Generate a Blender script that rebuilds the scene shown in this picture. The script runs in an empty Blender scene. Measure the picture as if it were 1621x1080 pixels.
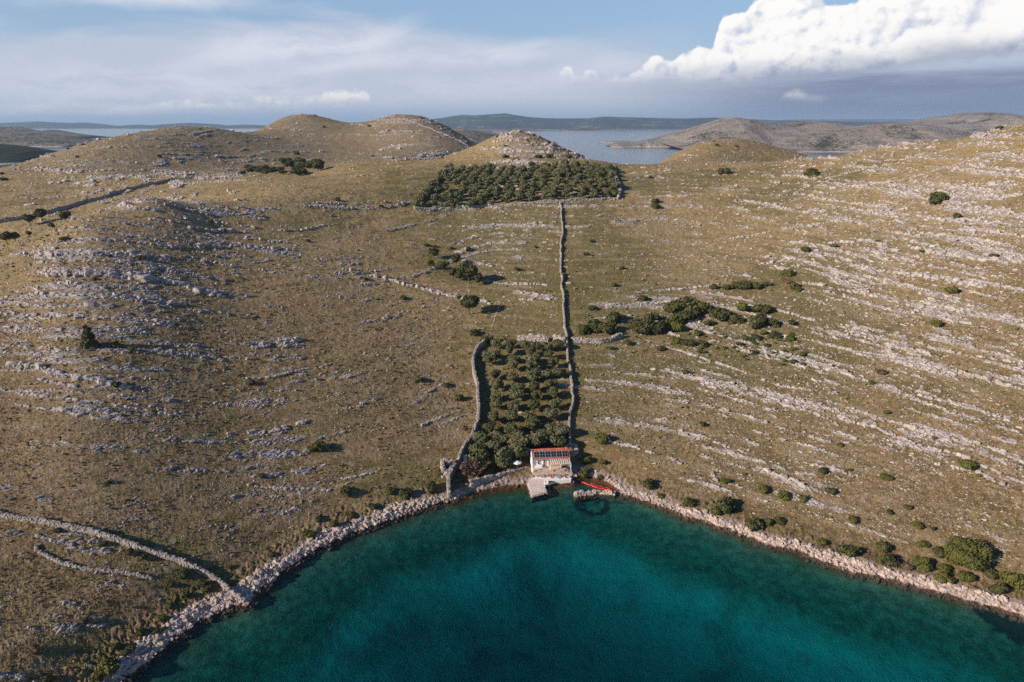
import bpy, math, random
import numpy as np
R = math.radians
rng = np.random.default_rng(7)
random.seed(7)
sc = bpy.context.scene
EXP = 0.40
# ------------------------------------------------------------------ camera
CH = 80.0
FP = 1080.0
UC, VC = 810.5, 540.0
PITCH = math.atan((540 - 196) / FP)
SP, CP = math.sin(PITCH), math.cos(PITCH)
cam = bpy.data.cameras.new('camera')
cam_o = bpy.data.objects.new('camera', cam)
sc.collection.objects.link(cam_o)
cam_o.location = (0, 0, CH)
cam_o.rotation_euler = (math.pi / 2 - PITCH, 0, 0)
cam.sensor_width = 36.0
cam.lens = FP / 1621 * 36.0
cam.clip_start = 1.0
cam.clip_end = 200000
sc.camera = cam_o
sc.view_settings.view_transform = 'Standard'
sc.view_settings.look = 'None'
sc.view_settings.exposure = EXP
sc.view_settings.gamma = 1.0
sc.cycles.max_bounces = 6
sc.cycles.diffuse_bounces = 2
sc.cycles.glossy_bounces = 2
sc.cycles.transparent_max_bounces = 12
sc.cycles.volume_bounces = 0
sc.cycles.use_adaptive_sampling = True
sc.cycles.adaptive_threshold = 0.015
sc.cycles.use_denoising = False
sc.cycles.sample_clamp_indirect = 4.0

# ------------------------------------------------------------------ light
SUN_EL, SUN_PHI = R(24), R(25)
SDIR = (-math.cos(SUN_PHI) * math.cos(SUN_EL), -math.sin(SUN_PHI) * math.cos(SUN_EL), math.sin(SUN_EL))
sun = bpy.data.lights.new('sun', 'SUN')
sun.energy = 5.0
sun.angle = R(0.53)
sun.color = (1.0, 0.84, 0.70)
sun_o = bpy.data.objects.new('sun', sun)
sc.collection.objects.link(sun_o)
from mathutils import Vector, Matrix
sun_o.rotation_euler = (-Vector(SDIR)).to_track_quat('-Z', 'Y').to_euler()


# ------------------------------------------------------------------ node helper
class NT:
    def __init__(s, tree):
        s.t = tree; s.n = tree.nodes; s.l = tree.links
    def put(s, v, sock):
        if hasattr(v, 'links') or isinstance(v, bpy.types.NodeSocket):
            s.l.new(v, sock)
        elif v is not None:
            if hasattr(sock.default_value, '__len__') and not hasattr(v, '__len__'):
                v = (v,) * len(sock.default_value)
            if hasattr(v, '__len__') and len(v) == 3 and len(sock.default_value) == 4:
                v = tuple(v) + (1.0,)
            sock.default_value = v
    def m(s, op, a, b=None, c=None, clamp=False):
        n = s.n.new('ShaderNodeMath'); n.operation = op; n.use_clamp = clamp
        s.put(a, n.inputs[0])
        if b is not None: s.put(b, n.inputs[1])
        if c is not None: s.put(c, n.inputs[2])
        return n.outputs[0]
    def vm(s, op, a, b=None):
        n = s.n.new('ShaderNodeVectorMath'); n.operation = op
        s.put(a, n.inputs[0])
        if b is not None: s.put(b, n.inputs[1])
        return n.outputs[1] if op in ('LENGTH', 'DOT_PRODUCT') else n.outputs[0]
    def comb(s, x, y, z):
        n = s.n.new('ShaderNodeCombineXYZ')
        for i, v in enumerate((x, y, z)): s.put(v, n.inputs[i])
        return n.outputs[0]
    def sep(s, v):
        n = s.n.new('ShaderNodeSeparateXYZ'); s.put(v, n.inputs[0]); return n.outputs
    dim = '3D'
    def noise(s, vec, scale, detail=4, rough=0.55, dist=0.0, lac=2.0):
        n = s.n.new('ShaderNodeTexNoise'); n.noise_dimensions = s.dim; s.put(vec, n.inputs['Vector'])
        n.inputs['Scale'].default_value = scale; n.inputs['Detail'].default_value = detail
        n.inputs['Roughness'].default_value = rough; n.inputs['Distortion'].default_value = dist
        n.inputs['Lacunarity'].default_value = lac
        return n.outputs[0]
    def voro(s, vec, scale, feature='F1', out=0, rnd=1.0):
        n = s.n.new('ShaderNodeTexVoronoi'); n.voronoi_dimensions = s.dim; n.feature = feature; s.put(vec, n.inputs['Vector'])
        n.inputs['Scale'].default_value = scale; n.inputs['Randomness'].default_value = rnd
        return n.outputs[out]
    def mix(s, f, a, b, mode='MIX'):
        n = s.n.new('ShaderNodeMix'); n.data_type = 'RGBA'; n.blend_type = mode
        s.put(f, n.inputs[0]); s.put(a, n.inputs[6]); s.put(b, n.inputs[7])
        return n.outputs[2]
    def ramp(s, f, lo, hi):
        n = s.n.new('ShaderNodeMapRange'); n.interpolation_type = 'SMOOTHSTEP'
        s.put(f, n.inputs[0]); s.put(lo, n.inputs[1]); s.put(hi, n.inputs[2])
        return n.outputs[0]
    def curve(s, x, x0, x1, pts):
        """piecewise curve through (x, y) pairs with y in 0..1"""
        n = s.n.new('ShaderNodeFloatCurve'); c = n.mapping.curves[0]
        q = sorted(((p[0] - x0) / (x1 - x0), p[1]) for p in pts)
        while len(c.points) < len(q): c.points.new(0.5, 0.5)
        for p, (a, b) in zip(c.points, q):
            p.location = (a, b); p.handle_type = 'AUTO_CLAMPED'
        n.mapping.update()
        s.put(s.m('DIVIDE', s.m('SUBTRACT', x, x0), x1 - x0, clamp=True), n.inputs['Value'])
        return n.outputs[0]
    def attr(s, name, out=2):
        n = s.n.new('ShaderNodeAttribute'); n.attribute_name = name; return n.outputs[out]
    def geo(s, o='Position'):
        return s.n.new('ShaderNodeNewGeometry').outputs[o]
    def bump(s, h, dist, strength=1.0, normal=None):
        n = s.n.new('ShaderNodeBump'); s.put(h, n.inputs['Height'])
        n.inputs['Distance'].default_value = dist; n.inputs['Strength'].default_value = strength
        if normal is not None: s.l.new(normal, n.inputs['Normal'])
        return n.outputs[0]


def new_mat(name):
    m = bpy.data.materials.new(name); m.use_nodes = True
    t = NT(m.node_tree); b = t.n['Principled BSDF']
    b.inputs['Specular IOR Level'].default_value = 0.25
    return m, t, b


# ------------------------------------------------------------------ world sky
def pt(u, v):
    """photo position -> (azimuth tangent, elevation tangent) of the sky direction"""
    t = (v - VC) / FP
    dy = CP - t * SP
    return (u - UC) / FP / dy, -(SP + t * CP) / dy

def build_world():
    w = bpy.data.worlds.new('World'); sc.world = w; w.use_nodes = True
    T = NT(w.node_tree); T.n.clear(); T.dim = '2D'
    w.cycles.sampling_method = 'NONE'
    out = T.n.new('ShaderNodeOutputWorld'); bg = T.n.new('ShaderNodeBackground')
    T.l.new(bg.outputs[0], out.inputs[0])
    sky = T.n.new('ShaderNodeTexSky'); sky.sky_type = 'NISHITA'; sky.sun_disc = False
    sky.sun_elevation = SUN_EL
    sky.sun_rotation = math.atan2(SDIR[0], SDIR[1])
    sky.air_density = 1.0; sky.dust_density = 1.2; sky.ozone_density = 2.0; sky.altitude = 80
    STR = 0.10
    bg.inputs[1].default_value = STR
    g = T.n.new('ShaderNodeTexCoord').outputs['Generated']
    d = T.vm('NORMALIZE', g)
    x, y, z = T.sep(d)[0:3]
    ya = T.m('MAXIMUM', T.m('ABSOLUTE', y), 0.02)
    az = T.m('ARCTAN2', x, y)                       # radians, 0 ahead
    hyp = T.m('SQRT', T.m('ADD', T.m('MULTIPLY', x, x), T.m('MULTIPLY', y, y)))
    el = T.m('DIVIDE', z, T.m('MAXIMUM', hyp, 0.02))
    k = 1 / STR / 2 ** EXP
    def col(r, gg, b, f=1.0):                        # sRGB 0..255 -> radiance
        c = [((q / 255 + .055) / 1.055) ** 2.4 * k * f for q in (r, gg, b)]
        return (*c, 1)
    base = T.mix(0.6, sky.outputs[0], col(150, 182, 222))
    # pale lilac grey veil that thickens towards the horizon
    P = T.comb(T.m('MULTIPLY', az, 1.0), T.m('MULTIPLY', el, 5.0), 0.3)
    veil_n = T.noise(P, 2.2, 6, .55, .6)
    veil = T.ramp(T.m('ADD', T.m('SUBTRACT', 0.125, el), T.m('MULTIPLY', T.m('SUBTRACT', veil_n, .5), 0.34)), -0.03, 0.07)
    base = T.mix(T.m('MULTIPLY', veil, .85), base, col(198, 204, 222))
    # hazy blue band at the horizon
    hb = T.ramp(el, 0.035, 0.004)
    base = T.mix(T.m('MULTIPLY', hb, .75), base, col(156, 174, 202))
    # deeper blue overhead
    base = T.mix(T.ramp(el, .20, .60), base, col(66, 108, 168, .62))
    # cirrus
    def streak(u0, v0, u1, v1, half, seed):
        (a0, e0), (a1, e1) = pt(u0, v0), pt(u1, v1)
        a0, a1 = math.atan(a0), math.atan(a1)
        L = math.hypot(a1 - a0, e1 - e0); tx, ty = (a1 - a0) / L, (e1 - e0) / L
        wn = T.noise(T.comb(T.m('ADD', az, seed), el, 0), 7.0, 4, .6)
        dx = T.m('SUBTRACT', az, a0); dy = T.m('SUBTRACT', el, e0)
        s = T.m('ADD', T.m('MULTIPLY', dx, tx), T.m('MULTIPLY', dy, ty))
        q = T.m('SUBTRACT', T.m('MULTIPLY', dy, tx), T.m('MULTIPLY', dx, ty))
        q = T.m('ADD', q, T.m('MULTIPLY', T.m('SUBTRACT', wn, .5), half * 1.6))
        fine = T.noise(T.comb(T.m('MULTIPLY', s, 4.0), T.m('ADD', T.m('MULTIPLY', q, 22.0), seed * 9), 0), 2.2, 5, .6)
        across = T.ramp(T.m('ABSOLUTE', q), half, 0.0)
        along = T.m('MULTIPLY', T.ramp(s, -.05, L * .3), T.ramp(s, L + .05, L * .8))
        return T.m('MULTIPLY', T.m('MULTIPLY', across, along), T.ramp(fine, .18, .62))
    c1 = streak(280, 110, 640, 50, .030, 1.7)
    c2 = streak(-60, -2, 400, 12, .022, 4.1)
    c8 = streak(60, 28, 330, 2, .012, 21.3)
    c3 = streak(360, 112, 900, 84, .018, 6.3)
    c4 = streak(560, 150, 1050, 110, .03, 9.3)
    c5 = streak(-60, 150, 520, 135, .035, 12.9)
    c6 = streak(0, 178, 240, 172, .012, 15.1)
    c7 = streak(640, 60, 1060, 95, .02, 17.7)
    for c, f in ((c1, 1.0), (c2, .9), (c3, .8), (c4, .5), (c5, .75), (c6, .8), (c7, .3), (c8, .8)):
        base = T.mix(T.m('MULTIPLY', c, f, clamp=True), base, col(220, 224, 236))
    # dark rain shadow under the cumulus
    a_mid = math.atan(pt(1250, 150)[0])
    sh_az = T.ramp(az, math.atan(pt(900, 150)[0]), math.atan(pt(1350, 150)[0]))
    e_base = pt(0, 122)[1]
    sh_n = T.noise(T.comb(T.m('MULTIPLY', az, 2.0), T.m('MULTIPLY', el, 18.0), 5.0), 2.4, 5, .6)
    sh_el = T.ramp(T.m('ADD', el, T.m('MULTIPLY', T.m('SUBTRACT', sh_n, .5), .03)), e_base + .012, e_base - .02)
    shd = T.m('MULTIPLY', sh_az, sh_el)
    base = T.mix(T.m('MULTIPLY', shd, .92), base, T.mix(sh_n, col(98, 114, 150), col(140, 148, 175)))
    # cumulus: an outline that boils, lit from the left, darker towards its flat base
    def cumulus(base, tops, bots, seed, bright, a_rng, amp=1.0, zoom=1.0, dark=(132, 145, 176), soft=.006):
        A0, A1 = a_rng
        E0, E1 = -0.02, 0.30
        ct = [(math.atan(pt(u, v)[0]), (pt(u, v)[1] - E0) / (E1 - E0)) for u, v in tops]
        cb = [(math.atan(pt(u, v)[0]), (pt(u, v)[1] - E0) / (E1 - E0)) for u, v in bots]
        top = T.m('ADD', T.m('MULTIPLY', T.curve(az, A0, A1, ct), E1 - E0), E0)
        bot = T.m('ADD', T.m('MULTIPLY', T.curve(az, A0, A1, cb), E1 - E0), E0)
        def puff(ox, oy):
            q = T.comb(T.m('ADD', az, ox + seed), T.m('MULTIPLY', T.m('ADD', el, oy), 1.15), 0)
            wob = T.noise(q, 14 * zoom, 3, .6)
            q2 = T.vm('ADD', q, T.comb(T.m('MULTIPLY', T.m('SUBTRACT', wob, .5), .035 / zoom),
                                        T.m('MULTIPLY', T.m('SUBTRACT', wob, .5), -.025 / zoom), 0.0))
            v1 = T.voro(q2, 17 * zoom, 'F1'); v2 = T.voro(q2, 41 * zoom, 'F1')
            v3 = T.voro(q2, 95 * zoom, 'F1')
            n = T.noise(q, 60 * zoom, 5, .62)
            s = T.m('ADD', T.m('MULTIPLY', v1, -.60), T.m('MULTIPLY', v2, -.26))
            s = T.m('ADD', s, T.m('MULTIPLY', v3, -.12))
            return T.m('ADD', T.m('ADD', s, .48), T.m('MULTIPLY', T.m('SUBTRACT', n, .5), .38))
        p0 = puff(0, 0); p1 = puff(-.0075 / zoom, .0065 / zoom)
        wisp = T.noise(T.comb(T.m('MULTIPLY', az, 1.0), T.m('MULTIPLY', el, 3.0), seed + 3), 16, 5, .6)
        dens_t = T.m('ADD', T.m('SUBTRACT', top, el), T.m('MULTIPLY', p0, .030 * amp))
        dens_b = T.m('ADD', T.m('SUBTRACT', el, bot), T.m('MULTIPLY', T.m('SUBTRACT', wisp, .5), .022 * amp))
        mask = T.m('MULTIPLY', T.ramp(dens_t, 0.0, soft), T.ramp(dens_b, -0.005, 0.012))
        lit = T.m('ADD', T.m('MULTIPLY', T.m('SUBTRACT', p0, p1), 1.8), .82)
        hgt = T.ramp(dens_b, -.002, .036 * amp)
        tone = T.m('MULTIPLY', T.ramp(T.m('ADD', lit, T.m('MULTIPLY', T.m('SUBTRACT', p0, .0), .55)), .05, .98), 1.0)
        c = T.mix(tone, col(196, 204, 224), col(255, 253, 250, bright))
        dk_ = T.mix(T.ramp(az, math.atan(pt(900, 0)[0]), math.atan(pt(1300, 0)[0])), col(196, 203, 221), col(*dark)) if amp == 1.0 else col(*dark)
        c = T.mix(T.m('MULTIPLY', T.m('SUBTRACT', 1.0, hgt), .85), c, dk_)
        return T.mix(mask, base, c)
    rg = (math.atan(pt(820, 0)[0]), math.atan(pt(2300, 0)[0]))
    base = cumulus(base,
        [(820, 190), (850, 150), (880, 126), (900, 112), (915, 124), (938, 106), (962, 120), (985, 112), (1005, 106), (1030, 102), (1062, 97), (1090, 77), (1125, 72),
         (1140, 45), (1175, 32), (1200, 6), (1230, -12), (1280, -14), (1305, 12), (1330, 26), (1360, 14), (1392, -6), (1450, -45), (1550, -70),
         (1700, -80), (1900, -60), (2300, 60)],
        [(820, 122), (900, 134), (980, 137), (1100, 137), (1250, 134), (1400, 122), (1530, 112), (1700, 108), (2300, 110)],
        2.0, 1.04, rg)
    # small distant cumulus row on the left, and a scrap under the big one
    rg2 = (math.atan(pt(150, 0)[0]), math.atan(pt(760, 0)[0]))
    base = cumulus(base,
        [(150, 200), (215, 172), (240, 166), (300, 161), (360, 162), (420, 157), (470, 158), (500, 152), (522, 141), (560, 140), (582, 149), (592, 170), (640, 200), (760, 220)],
        [(150, 178), (240, 181), (400, 177), (560, 170), (600, 168), (760, 150)],
        8.0, .90, rg2, .55, 2.0, (188, 196, 216), .010)
    rg3 = (math.atan(pt(1150, 0)[0]), math.atan(pt(1400, 0)[0]))
    base = cumulus(base,
        [(1150, 200), (1225, 160), (1262, 143), (1285, 150), (1308, 154), (1330, 175), (1400, 220)],
        [(1150, 150), (1240, 160), (1300, 164), (1400, 150)],
        5.0, .80, rg3, .3, 2.5, (150, 160, 186), .014)
    # keep everything below the horizon a plain grey blue
    low = T.ramp(el, -.004, -.03)
    base = T.mix(low, base, col(120, 135, 155))
    T.l.new(base, bg.inputs[0])
build_world()

# ------------------------------------------------------------------ tagging
def tag(o, label=None, cat=None, group=None, kind=None):
    if label: o['label'] = label
    if cat: o['category'] = cat
    if group: o['group'] = group
    if kind: o['kind'] = kind
    return o

def link(o, parent=None):
    sc.collection.objects.link(o)
    if parent is not None: o.parent = parent
    return o

def empty(name, loc=(0, 0, 0), rz=0.0, scale=1.0):
    o = bpy.data.objects.new(name, None); o.empty_display_size = .5
    o.location = loc; o.rotation_euler = (0, 0, rz)
    o.scale = (scale,) * 3 if not hasattr(scale, '__len__') else scale
    return link(o)

def np_mesh(name, V, F, mat, smooth=False):
    """V (n,3) float, F (m,k) int with k 3 or 4"""
    V = np.asarray(V, dtype=np.float32); F = np.asarray(F, dtype=np.int32)
    me = bpy.data.meshes.new(name)
    k = F.shape[1]
    me.vertices.add(len(V)); me.vertices.foreach_set('co', V.ravel())
    me.loops.add(F.size); me.loops.foreach_set('vertex_index', F.ravel())
    me.polygons.add(len(F))
    me.polygons.foreach_set('loop_start', np.arange(0, F.size, k, dtype=np.int32))
    me.polygons.foreach_set('use_smooth', np.full(len(F), smooth, dtype=bool))
    me.update(calc_edges=True)
    if mat is not None: me.materials.append(mat)
    return me

# ------------------------------------------------------------------ numpy noise
_prm = np.random.default_rng(11).permutation(256).astype(np.int32)
_prm = np.concatenate([_prm, _prm])
_gr = np.random.default_rng(12).normal(size=(256, 3)).astype(np.float32)
_gr /= np.linalg.norm(_gr, axis=1)[:, None]

def perlin(x, y, z=None):
    if z is None: z = np.zeros_like(x) + .37
    x = np.asarray(x, np.float32); y = np.asarray(y, np.float32); z = np.asarray(z, np.float32)
    xi = np.floor(x); yi = np.floor(y); zi = np.floor(z)
    fx, fy, fz = x - xi, y - yi, z - zi
    xi = xi.astype(np.int32) & 255; yi = yi.astype(np.int32) & 255; zi = zi.astype(np.int32) & 255
    sx = fx * fx * (3 - 2 * fx); sy = fy * fy * (3 - 2 * fy); sz = fz * fz * (3 - 2 * fz)
    def g(dx, dy, dz):
        h = _prm[(_prm[(_prm[(xi + dx) & 255] + yi + dy) & 255] + zi + dz) & 255]
        q = _gr[h]
        return q[..., 0] * (fx - dx) + q[..., 1] * (fy - dy) + q[..., 2] * (fz - dz)
    a = g(0, 0, 0); a += sx * (g(1, 0, 0) - a)
    b = g(0, 1, 0); b += sx * (g(1, 1, 0) - b)
    c = g(0, 0, 1); c += sx * (g(1, 0, 1) - c)
    d = g(0, 1, 1); d += sx * (g(1, 1, 1) - d)
    a += sy * (b - a); c += sy * (d - c)
    return (a + sz * (c - a)) * 1.7

def fbm(x, y, z=None, o=4, g=.5):
    s = 0; a = 1.0; t = 0
    for i in range(o):
        f = 2.0 ** i
        s = s + a * perlin(x * f + 13.1 * i, y * f - 7.7 * i, None if z is None else z * f + 3.3 * i); t += a; a *= g
    return s / t

def sstep(x, a, b):
    t = np.clip((x - a) / (b - a), 0, 1); return t * t * (3 - 2 * t)

# ------------------------------------------------------------------ terrain
def mrat(v):
    t = (np.asarray(v, float) - VC) / FP
    return (SP + t * CP) / (CP - t * SP)
def arat(u, v):
    t = (np.asarray(v, float) - VC) / FP
    return (np.asarray(u, float) - UC) / FP / (CP - t * SP)
def onplane(u, v, z=0.0):
    Y = (CH - z) / mrat(v); return np.array([arat(u, v) * Y, Y])

def lin(u, Y0, Z0, Y1, Z1, vs):
    """points of a photo column lying on a straight slope between two distances"""
    s = (Z1 - Z0) / (Y1 - Y0); o = []
    for v in vs:
        m = float(mrat(v)); Y = (CH - Z0 + s * Y0) / (s + m); o.append((u, v, Y))
    return o
CPTS = []
CPTS += lin(890, 137, 0, 440, 54, (720, 650, 600, 550, 500, 450, 400, 350, 325, 300, 272))
CPTS += lin(-160, 79, 6, 205, 33, (1080, 900, 700, 550, 450))
CPTS += lin(0, 78, 3.2, 230, 36.5, (1080, 900, 800, 700, 600, 500, 450, 397))
CPTS += lin(120, 82, 1.2, 250, 46, (1000, 850, 700, 560, 450, 400, 352))
CPTS += lin(230, 87, 0, 285, 51.4, (980, 900, 800, 700, 600, 500, 400, 350, 312))
CPTS += lin(340, 98, 0, 310, 47, (850, 750, 650, 550, 450, 400, 350, 325))
CPTS += lin(450, 112, 0, 330, 44.5, (800, 700, 600, 500, 450, 400, 350, 320))
CPTS += lin(600, 123, 0, 390, 45, (760, 700, 600, 500, 400, 350, 300))
CPTS += lin(740, 134, -1, 415, 46, (700, 650, 600, 550, 500, 450, 400, 350, 300))
CPTS += lin(1050, 133, 0, 430, 51, (740, 700, 600, 500, 400, 325, 275))
CPTS += lin(1250, 118, 0, 430, 59.5, (800, 740, 700, 600, 500, 400, 325, 280, 254))
CPTS += lin(1430, 107, 0, 385, 69.5, (850, 800, 700, 600, 500, 400, 325, 280, 250, 229))
CPTS += lin(1621, 98, 0, 330, 78.4, (900, 800, 700, 600, 500, 400, 300, 250, 215, 197))
CPTS += lin(1850, 88, 0, 300, 86, (950, 800, 600, 400, 250, 182))
CPTS += [(1513, 225, 358), (1570, 210, 345), (1380, 236, 402), (1337, 245, 420), (1280, 252, 436), (1180, 257, 446),
         (1150, 221, 620), (1080, 235, 590), (1110, 226, 605), (1190, 224, 625), (1220, 231, 620), (1282, 247, 600), (1150, 254, 510), (1080, 254, 500), (1030, 262, 475), (985, 262, 470),
         (820, 208, 560), (790, 212, 560), (850, 214, 560), (740, 238, 562), (770, 221, 560), (700, 250, 560), (900, 237, 545), (950, 254, 505), (870, 225, 552),
         (850, 250, 500), (780, 255, 500), (700, 266, 470), (960, 272, 440), (780, 270, 455),
         (640, 254, 540), (600, 257, 530), (540, 260, 525), (500, 276, 500), (377, 279, 490), (440, 279, 495), (450, 300, 370), (400, 292, 420),
         (300, 290, 460), (225, 304, 440), (160, 316, 425), (100, 332, 400), (0, 355, 372), (0, 378, 345), (0, 320, 440), (100, 318, 445), (150, 295, 490), (0, 300, 480), (300, 280, 510),
         (100, 268, 570), (200, 258, 610), (-100, 330, 450), (-100, 390, 340), (-150, 290, 600),
         (300, 203, 850), (400, 213, 960), (350, 204, 900), (250, 206, 830), (200, 213, 800), (130, 228, 760), (60, 250, 700), (0, 267, 650), (-100, 285, 610),
         (480, 182, 1200), (440, 188, 1170), (520, 189, 1200), (560, 203, 1180), (560, 200, 1060), (600, 190, 1110), (630, 180, 1060), (665, 184, 1045), (700, 197, 1020), (730, 215, 985), (757, 232, 950), (405, 212, 1150),
         (430, 268, 700), (480, 262, 760), (300, 262, 660), (360, 245, 770), (520, 240, 880), (600, 235, 900), (640, 250, 760), (560, 256, 700)]
XYZ = []
for u, v, Y in CPTS:
    XYZ.append((float(arat(u, v)), Y, CH - float(mrat(v)) * Y))
# hidden ground: hollows behind the brows and the drop to the far sea
for u, Y, z in [(230, 345, 38), (120, 320, 33), (330, 370, 41), (0, 290, 28), (-160, 270, 22),
                (820, 660, 50), (820, 800, 10), (980, 560, 36), (980, 700, 5), (740, 680, 40), (900, 680, 30),
                (1150, 760, 40), (1150, 900, -8), (1400, 520, 48), (1400, 700, 0), (1621, 430, 62), (1621, 600, 20), (1850, 420, 60), (1850, 600, 10), (1250, 520, 47), (1300, 760, -5),
                (0, 800, 15), (0, 950, -10), (130, 900, 30), (130, 1050, -8), (-150, 800, 10), (-150, 1000, -12), (250, 1050, 40), (300, 1250, -5), (480, 1500, 10), (480, 1700, -14),
                (630, 1350, 20), (640, 1600, -14), (740, 1250, 10), (760, 1450, -14), (850, 1050, -8), (980, 950, -12), (1150, 1200, -15), (1400, 1000, -15), (1700, 900, -15),
                (200, 1700, -15), (0, 1500, -15), (-150, 1500, -15), (900, 1500, -15), (1200, 1700, -15), (1600, 1500, -15), (700, 1900, -16), (300, 1900, -16)]:
    XYZ.append(((u - UC) / FP / 1.03, Y, z))
XYZ = np.array(XYZ)
KA, KL = 1.5, 1.0
ca, cl = XYZ[:, 0] * KA, np.log(XYZ[:, 1]) * KL

# the shoreline of the bay
SHORE = [(-260, 1700), (-60, 1400), (60, 1220), (130, 1140), (182, 1082), (215, 1056), (232, 1040), (262, 1018), (290, 1000), (312, 982), (340, 968), (372, 958), (388, 958), (396, 940),
         (420, 928), (442, 906), (470, 890), (492, 874), (520, 862), (560, 842), (600, 830), (640, 814), (676, 803), (700, 796), (716, 794), (736, 786), (770, 776), (800, 770), (838, 768),
         (843, 768), (906, 766), (909, 762), (914, 758), (921, 753.5), (934, 756), (948, 760), (960, 764), (970, 770), (979, 778), (990, 783), (1008, 789),
         (1030, 796), (1050, 802), (1075, 811), (1090, 819), (1118, 824), (1140, 834), (1168, 842), (1200, 856), (1230, 866), (1262, 870), (1300, 886), (1336, 896), (1350, 902), (1400, 914),
         (1450, 926), (1500, 940), (1550, 954), (1590, 964), (1640, 978), (1700, 998), (1800, 1035), (2000, 1120), (2500, 1400)]
SH = np.array([onplane(u, v) for u, v in SHORE])
BAY = np.vstack([SH, [[400, -200], [-400, -200]]])

def in_poly(px, py, P):
    c = np.zeros(px.shape, bool); n = len(P); j = n - 1
    for i in range(n):
        xi, yi, xj, yj = P[i][0], P[i][1], P[j][0], P[j][1]
        c ^= ((yi > py) != (yj > py)) & (px < (xj - xi) * (py - yi) / (yj - yi + 1e-12) + xi)
        j = i
    return c
def dist_line(px, py, P):
    d = np.full(px.shape, 1e9, np.float64)
    for a, b in zip(P[:-1], P[1:]):
        ax, ay = a[0], a[1]; bx, by = b[0] - ax, b[1] - ay; L = bx * bx + by * by + 1e-12
        t = np.clip(((px - ax) * bx + (py - ay) * by) / L, 0, 1)
        d = np.minimum(d, (px - ax - t * bx) ** 2 + (py - ay - t * by) ** 2)
    return np.sqrt(d)

NA, NL = 1500, 1150
A0, A1, LY0, LY1 = -1.32, 1.32, math.log(48), math.log(2000)
ga = np.linspace(A0, A1, NA); gl = np.linspace(LY0, LY1, NL)
GA, GL = np.meshgrid(ga, gl)            # rows = distance
GY = np.exp(GL); GX = GA * GY

# thin plate through the control points
def tps(r2):
    return .5 * r2 * np.log(r2 + 1e-12)
n = len(ca)
r2 = (ca[:, None] - ca[None]) ** 2 + (cl[:, None] - cl[None]) ** 2
M = np.zeros((n + 3, n + 3)); M[:n, :n] = tps(r2) + np.eye(n) * 2e-3
M[:n, n] = 1; M[:n, n + 1] = ca; M[:n, n + 2] = cl; M[n:, :n] = M[:n, n:].T
wts = np.linalg.solve(M, np.concatenate([XYZ[:, 2], [0, 0, 0]]))
# coarse evaluation then smooth upsampling
def tps_eval(a, l):
    o = np.full(a.shape, wts[n]) + wts[n + 1] * a + wts[n + 2] * l
    for i in range(n):
        o += wts[i] * tps((a - ca[i]) ** 2 + (l - cl[i]) ** 2)
    return o
cga = np.linspace(A0, A1, 301); cgl = np.linspace(LY0, LY1, 301)
CA_, CL_ = np.meshgrid(cga * KA, cgl * KL)
CZ = tps_eval(CA_, CL_)
def up(Z, x, axis, x0, x1, N):           # Catmull-Rom along one axis
    f = (x - x0) / (x1 - x0) * (N - 1); i = np.clip(np.floor(f).astype(int), 1, N - 3); t = f - i
    g = lambda k: np.take(Z, i + k, axis=axis)
    sh = (-1, 1) if axis == 0 else (1, -1); t = t.reshape(sh)
    p0, p1, p2, p3 = g(-1), g(0), g(1), g(2)
    return .5 * (2 * p1 + (p2 - p0) * t + (2 * p0 - 5 * p1 + 4 * p2 - p3) * t ** 2 + (3 * p1 - p0 - 3 * p2 + p3) * t ** 3)
ZB = up(up(CZ, gl, 0, LY0, LY1, 301), ga, 1, A0, A1, 301)

near = GY < 230
sd = np.full(GX.shape, 300.0)
d_ = dist_line(GX[near], GY[near], SH)
ins = in_poly(GX[near], GY[near], BAY)
d_ = d_ + 1.1 * fbm(GX[near] / 6, GY[near] / 6, o=3)      # the ragged edge of the rocks
sd[near] = np.where(ins, -d_, d_)
sd = sd.astype(np.float64)
# the built quay and the terrace cut into the ground: level platform behind the house line
land = np.maximum(ZB, 0.35) * sstep(sd, -1.0, 13) + 1.05 * (1 - np.exp(-np.maximum(sd, 0) / 1.6))
dep = np.maximum(-sd, 0)
sea = -(1.1 * (1 - np.exp(-dep / 2.5)) + .085 * dep + 3.6 * sstep(dep, 3, 40))
sea = np.maximum(sea, -10.5) + .25 * fbm(GX / 5, GY / 5, o=3) * sstep(dep, 1, 6)
far_ = sstep(GY, 170, 225)
land = land * (1 - far_) + ZB * far_
ZB = np.where(sd > 0, land, sea)
# hollow walks and soft swells
ZB = ZB + sstep(sd, 8, 60) * (fbm(GX / 46, GY / 46, o=3) * 1.2 * np.clip(GY / 250, .5, 1.0))
ZB0 = ZB.copy()

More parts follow.
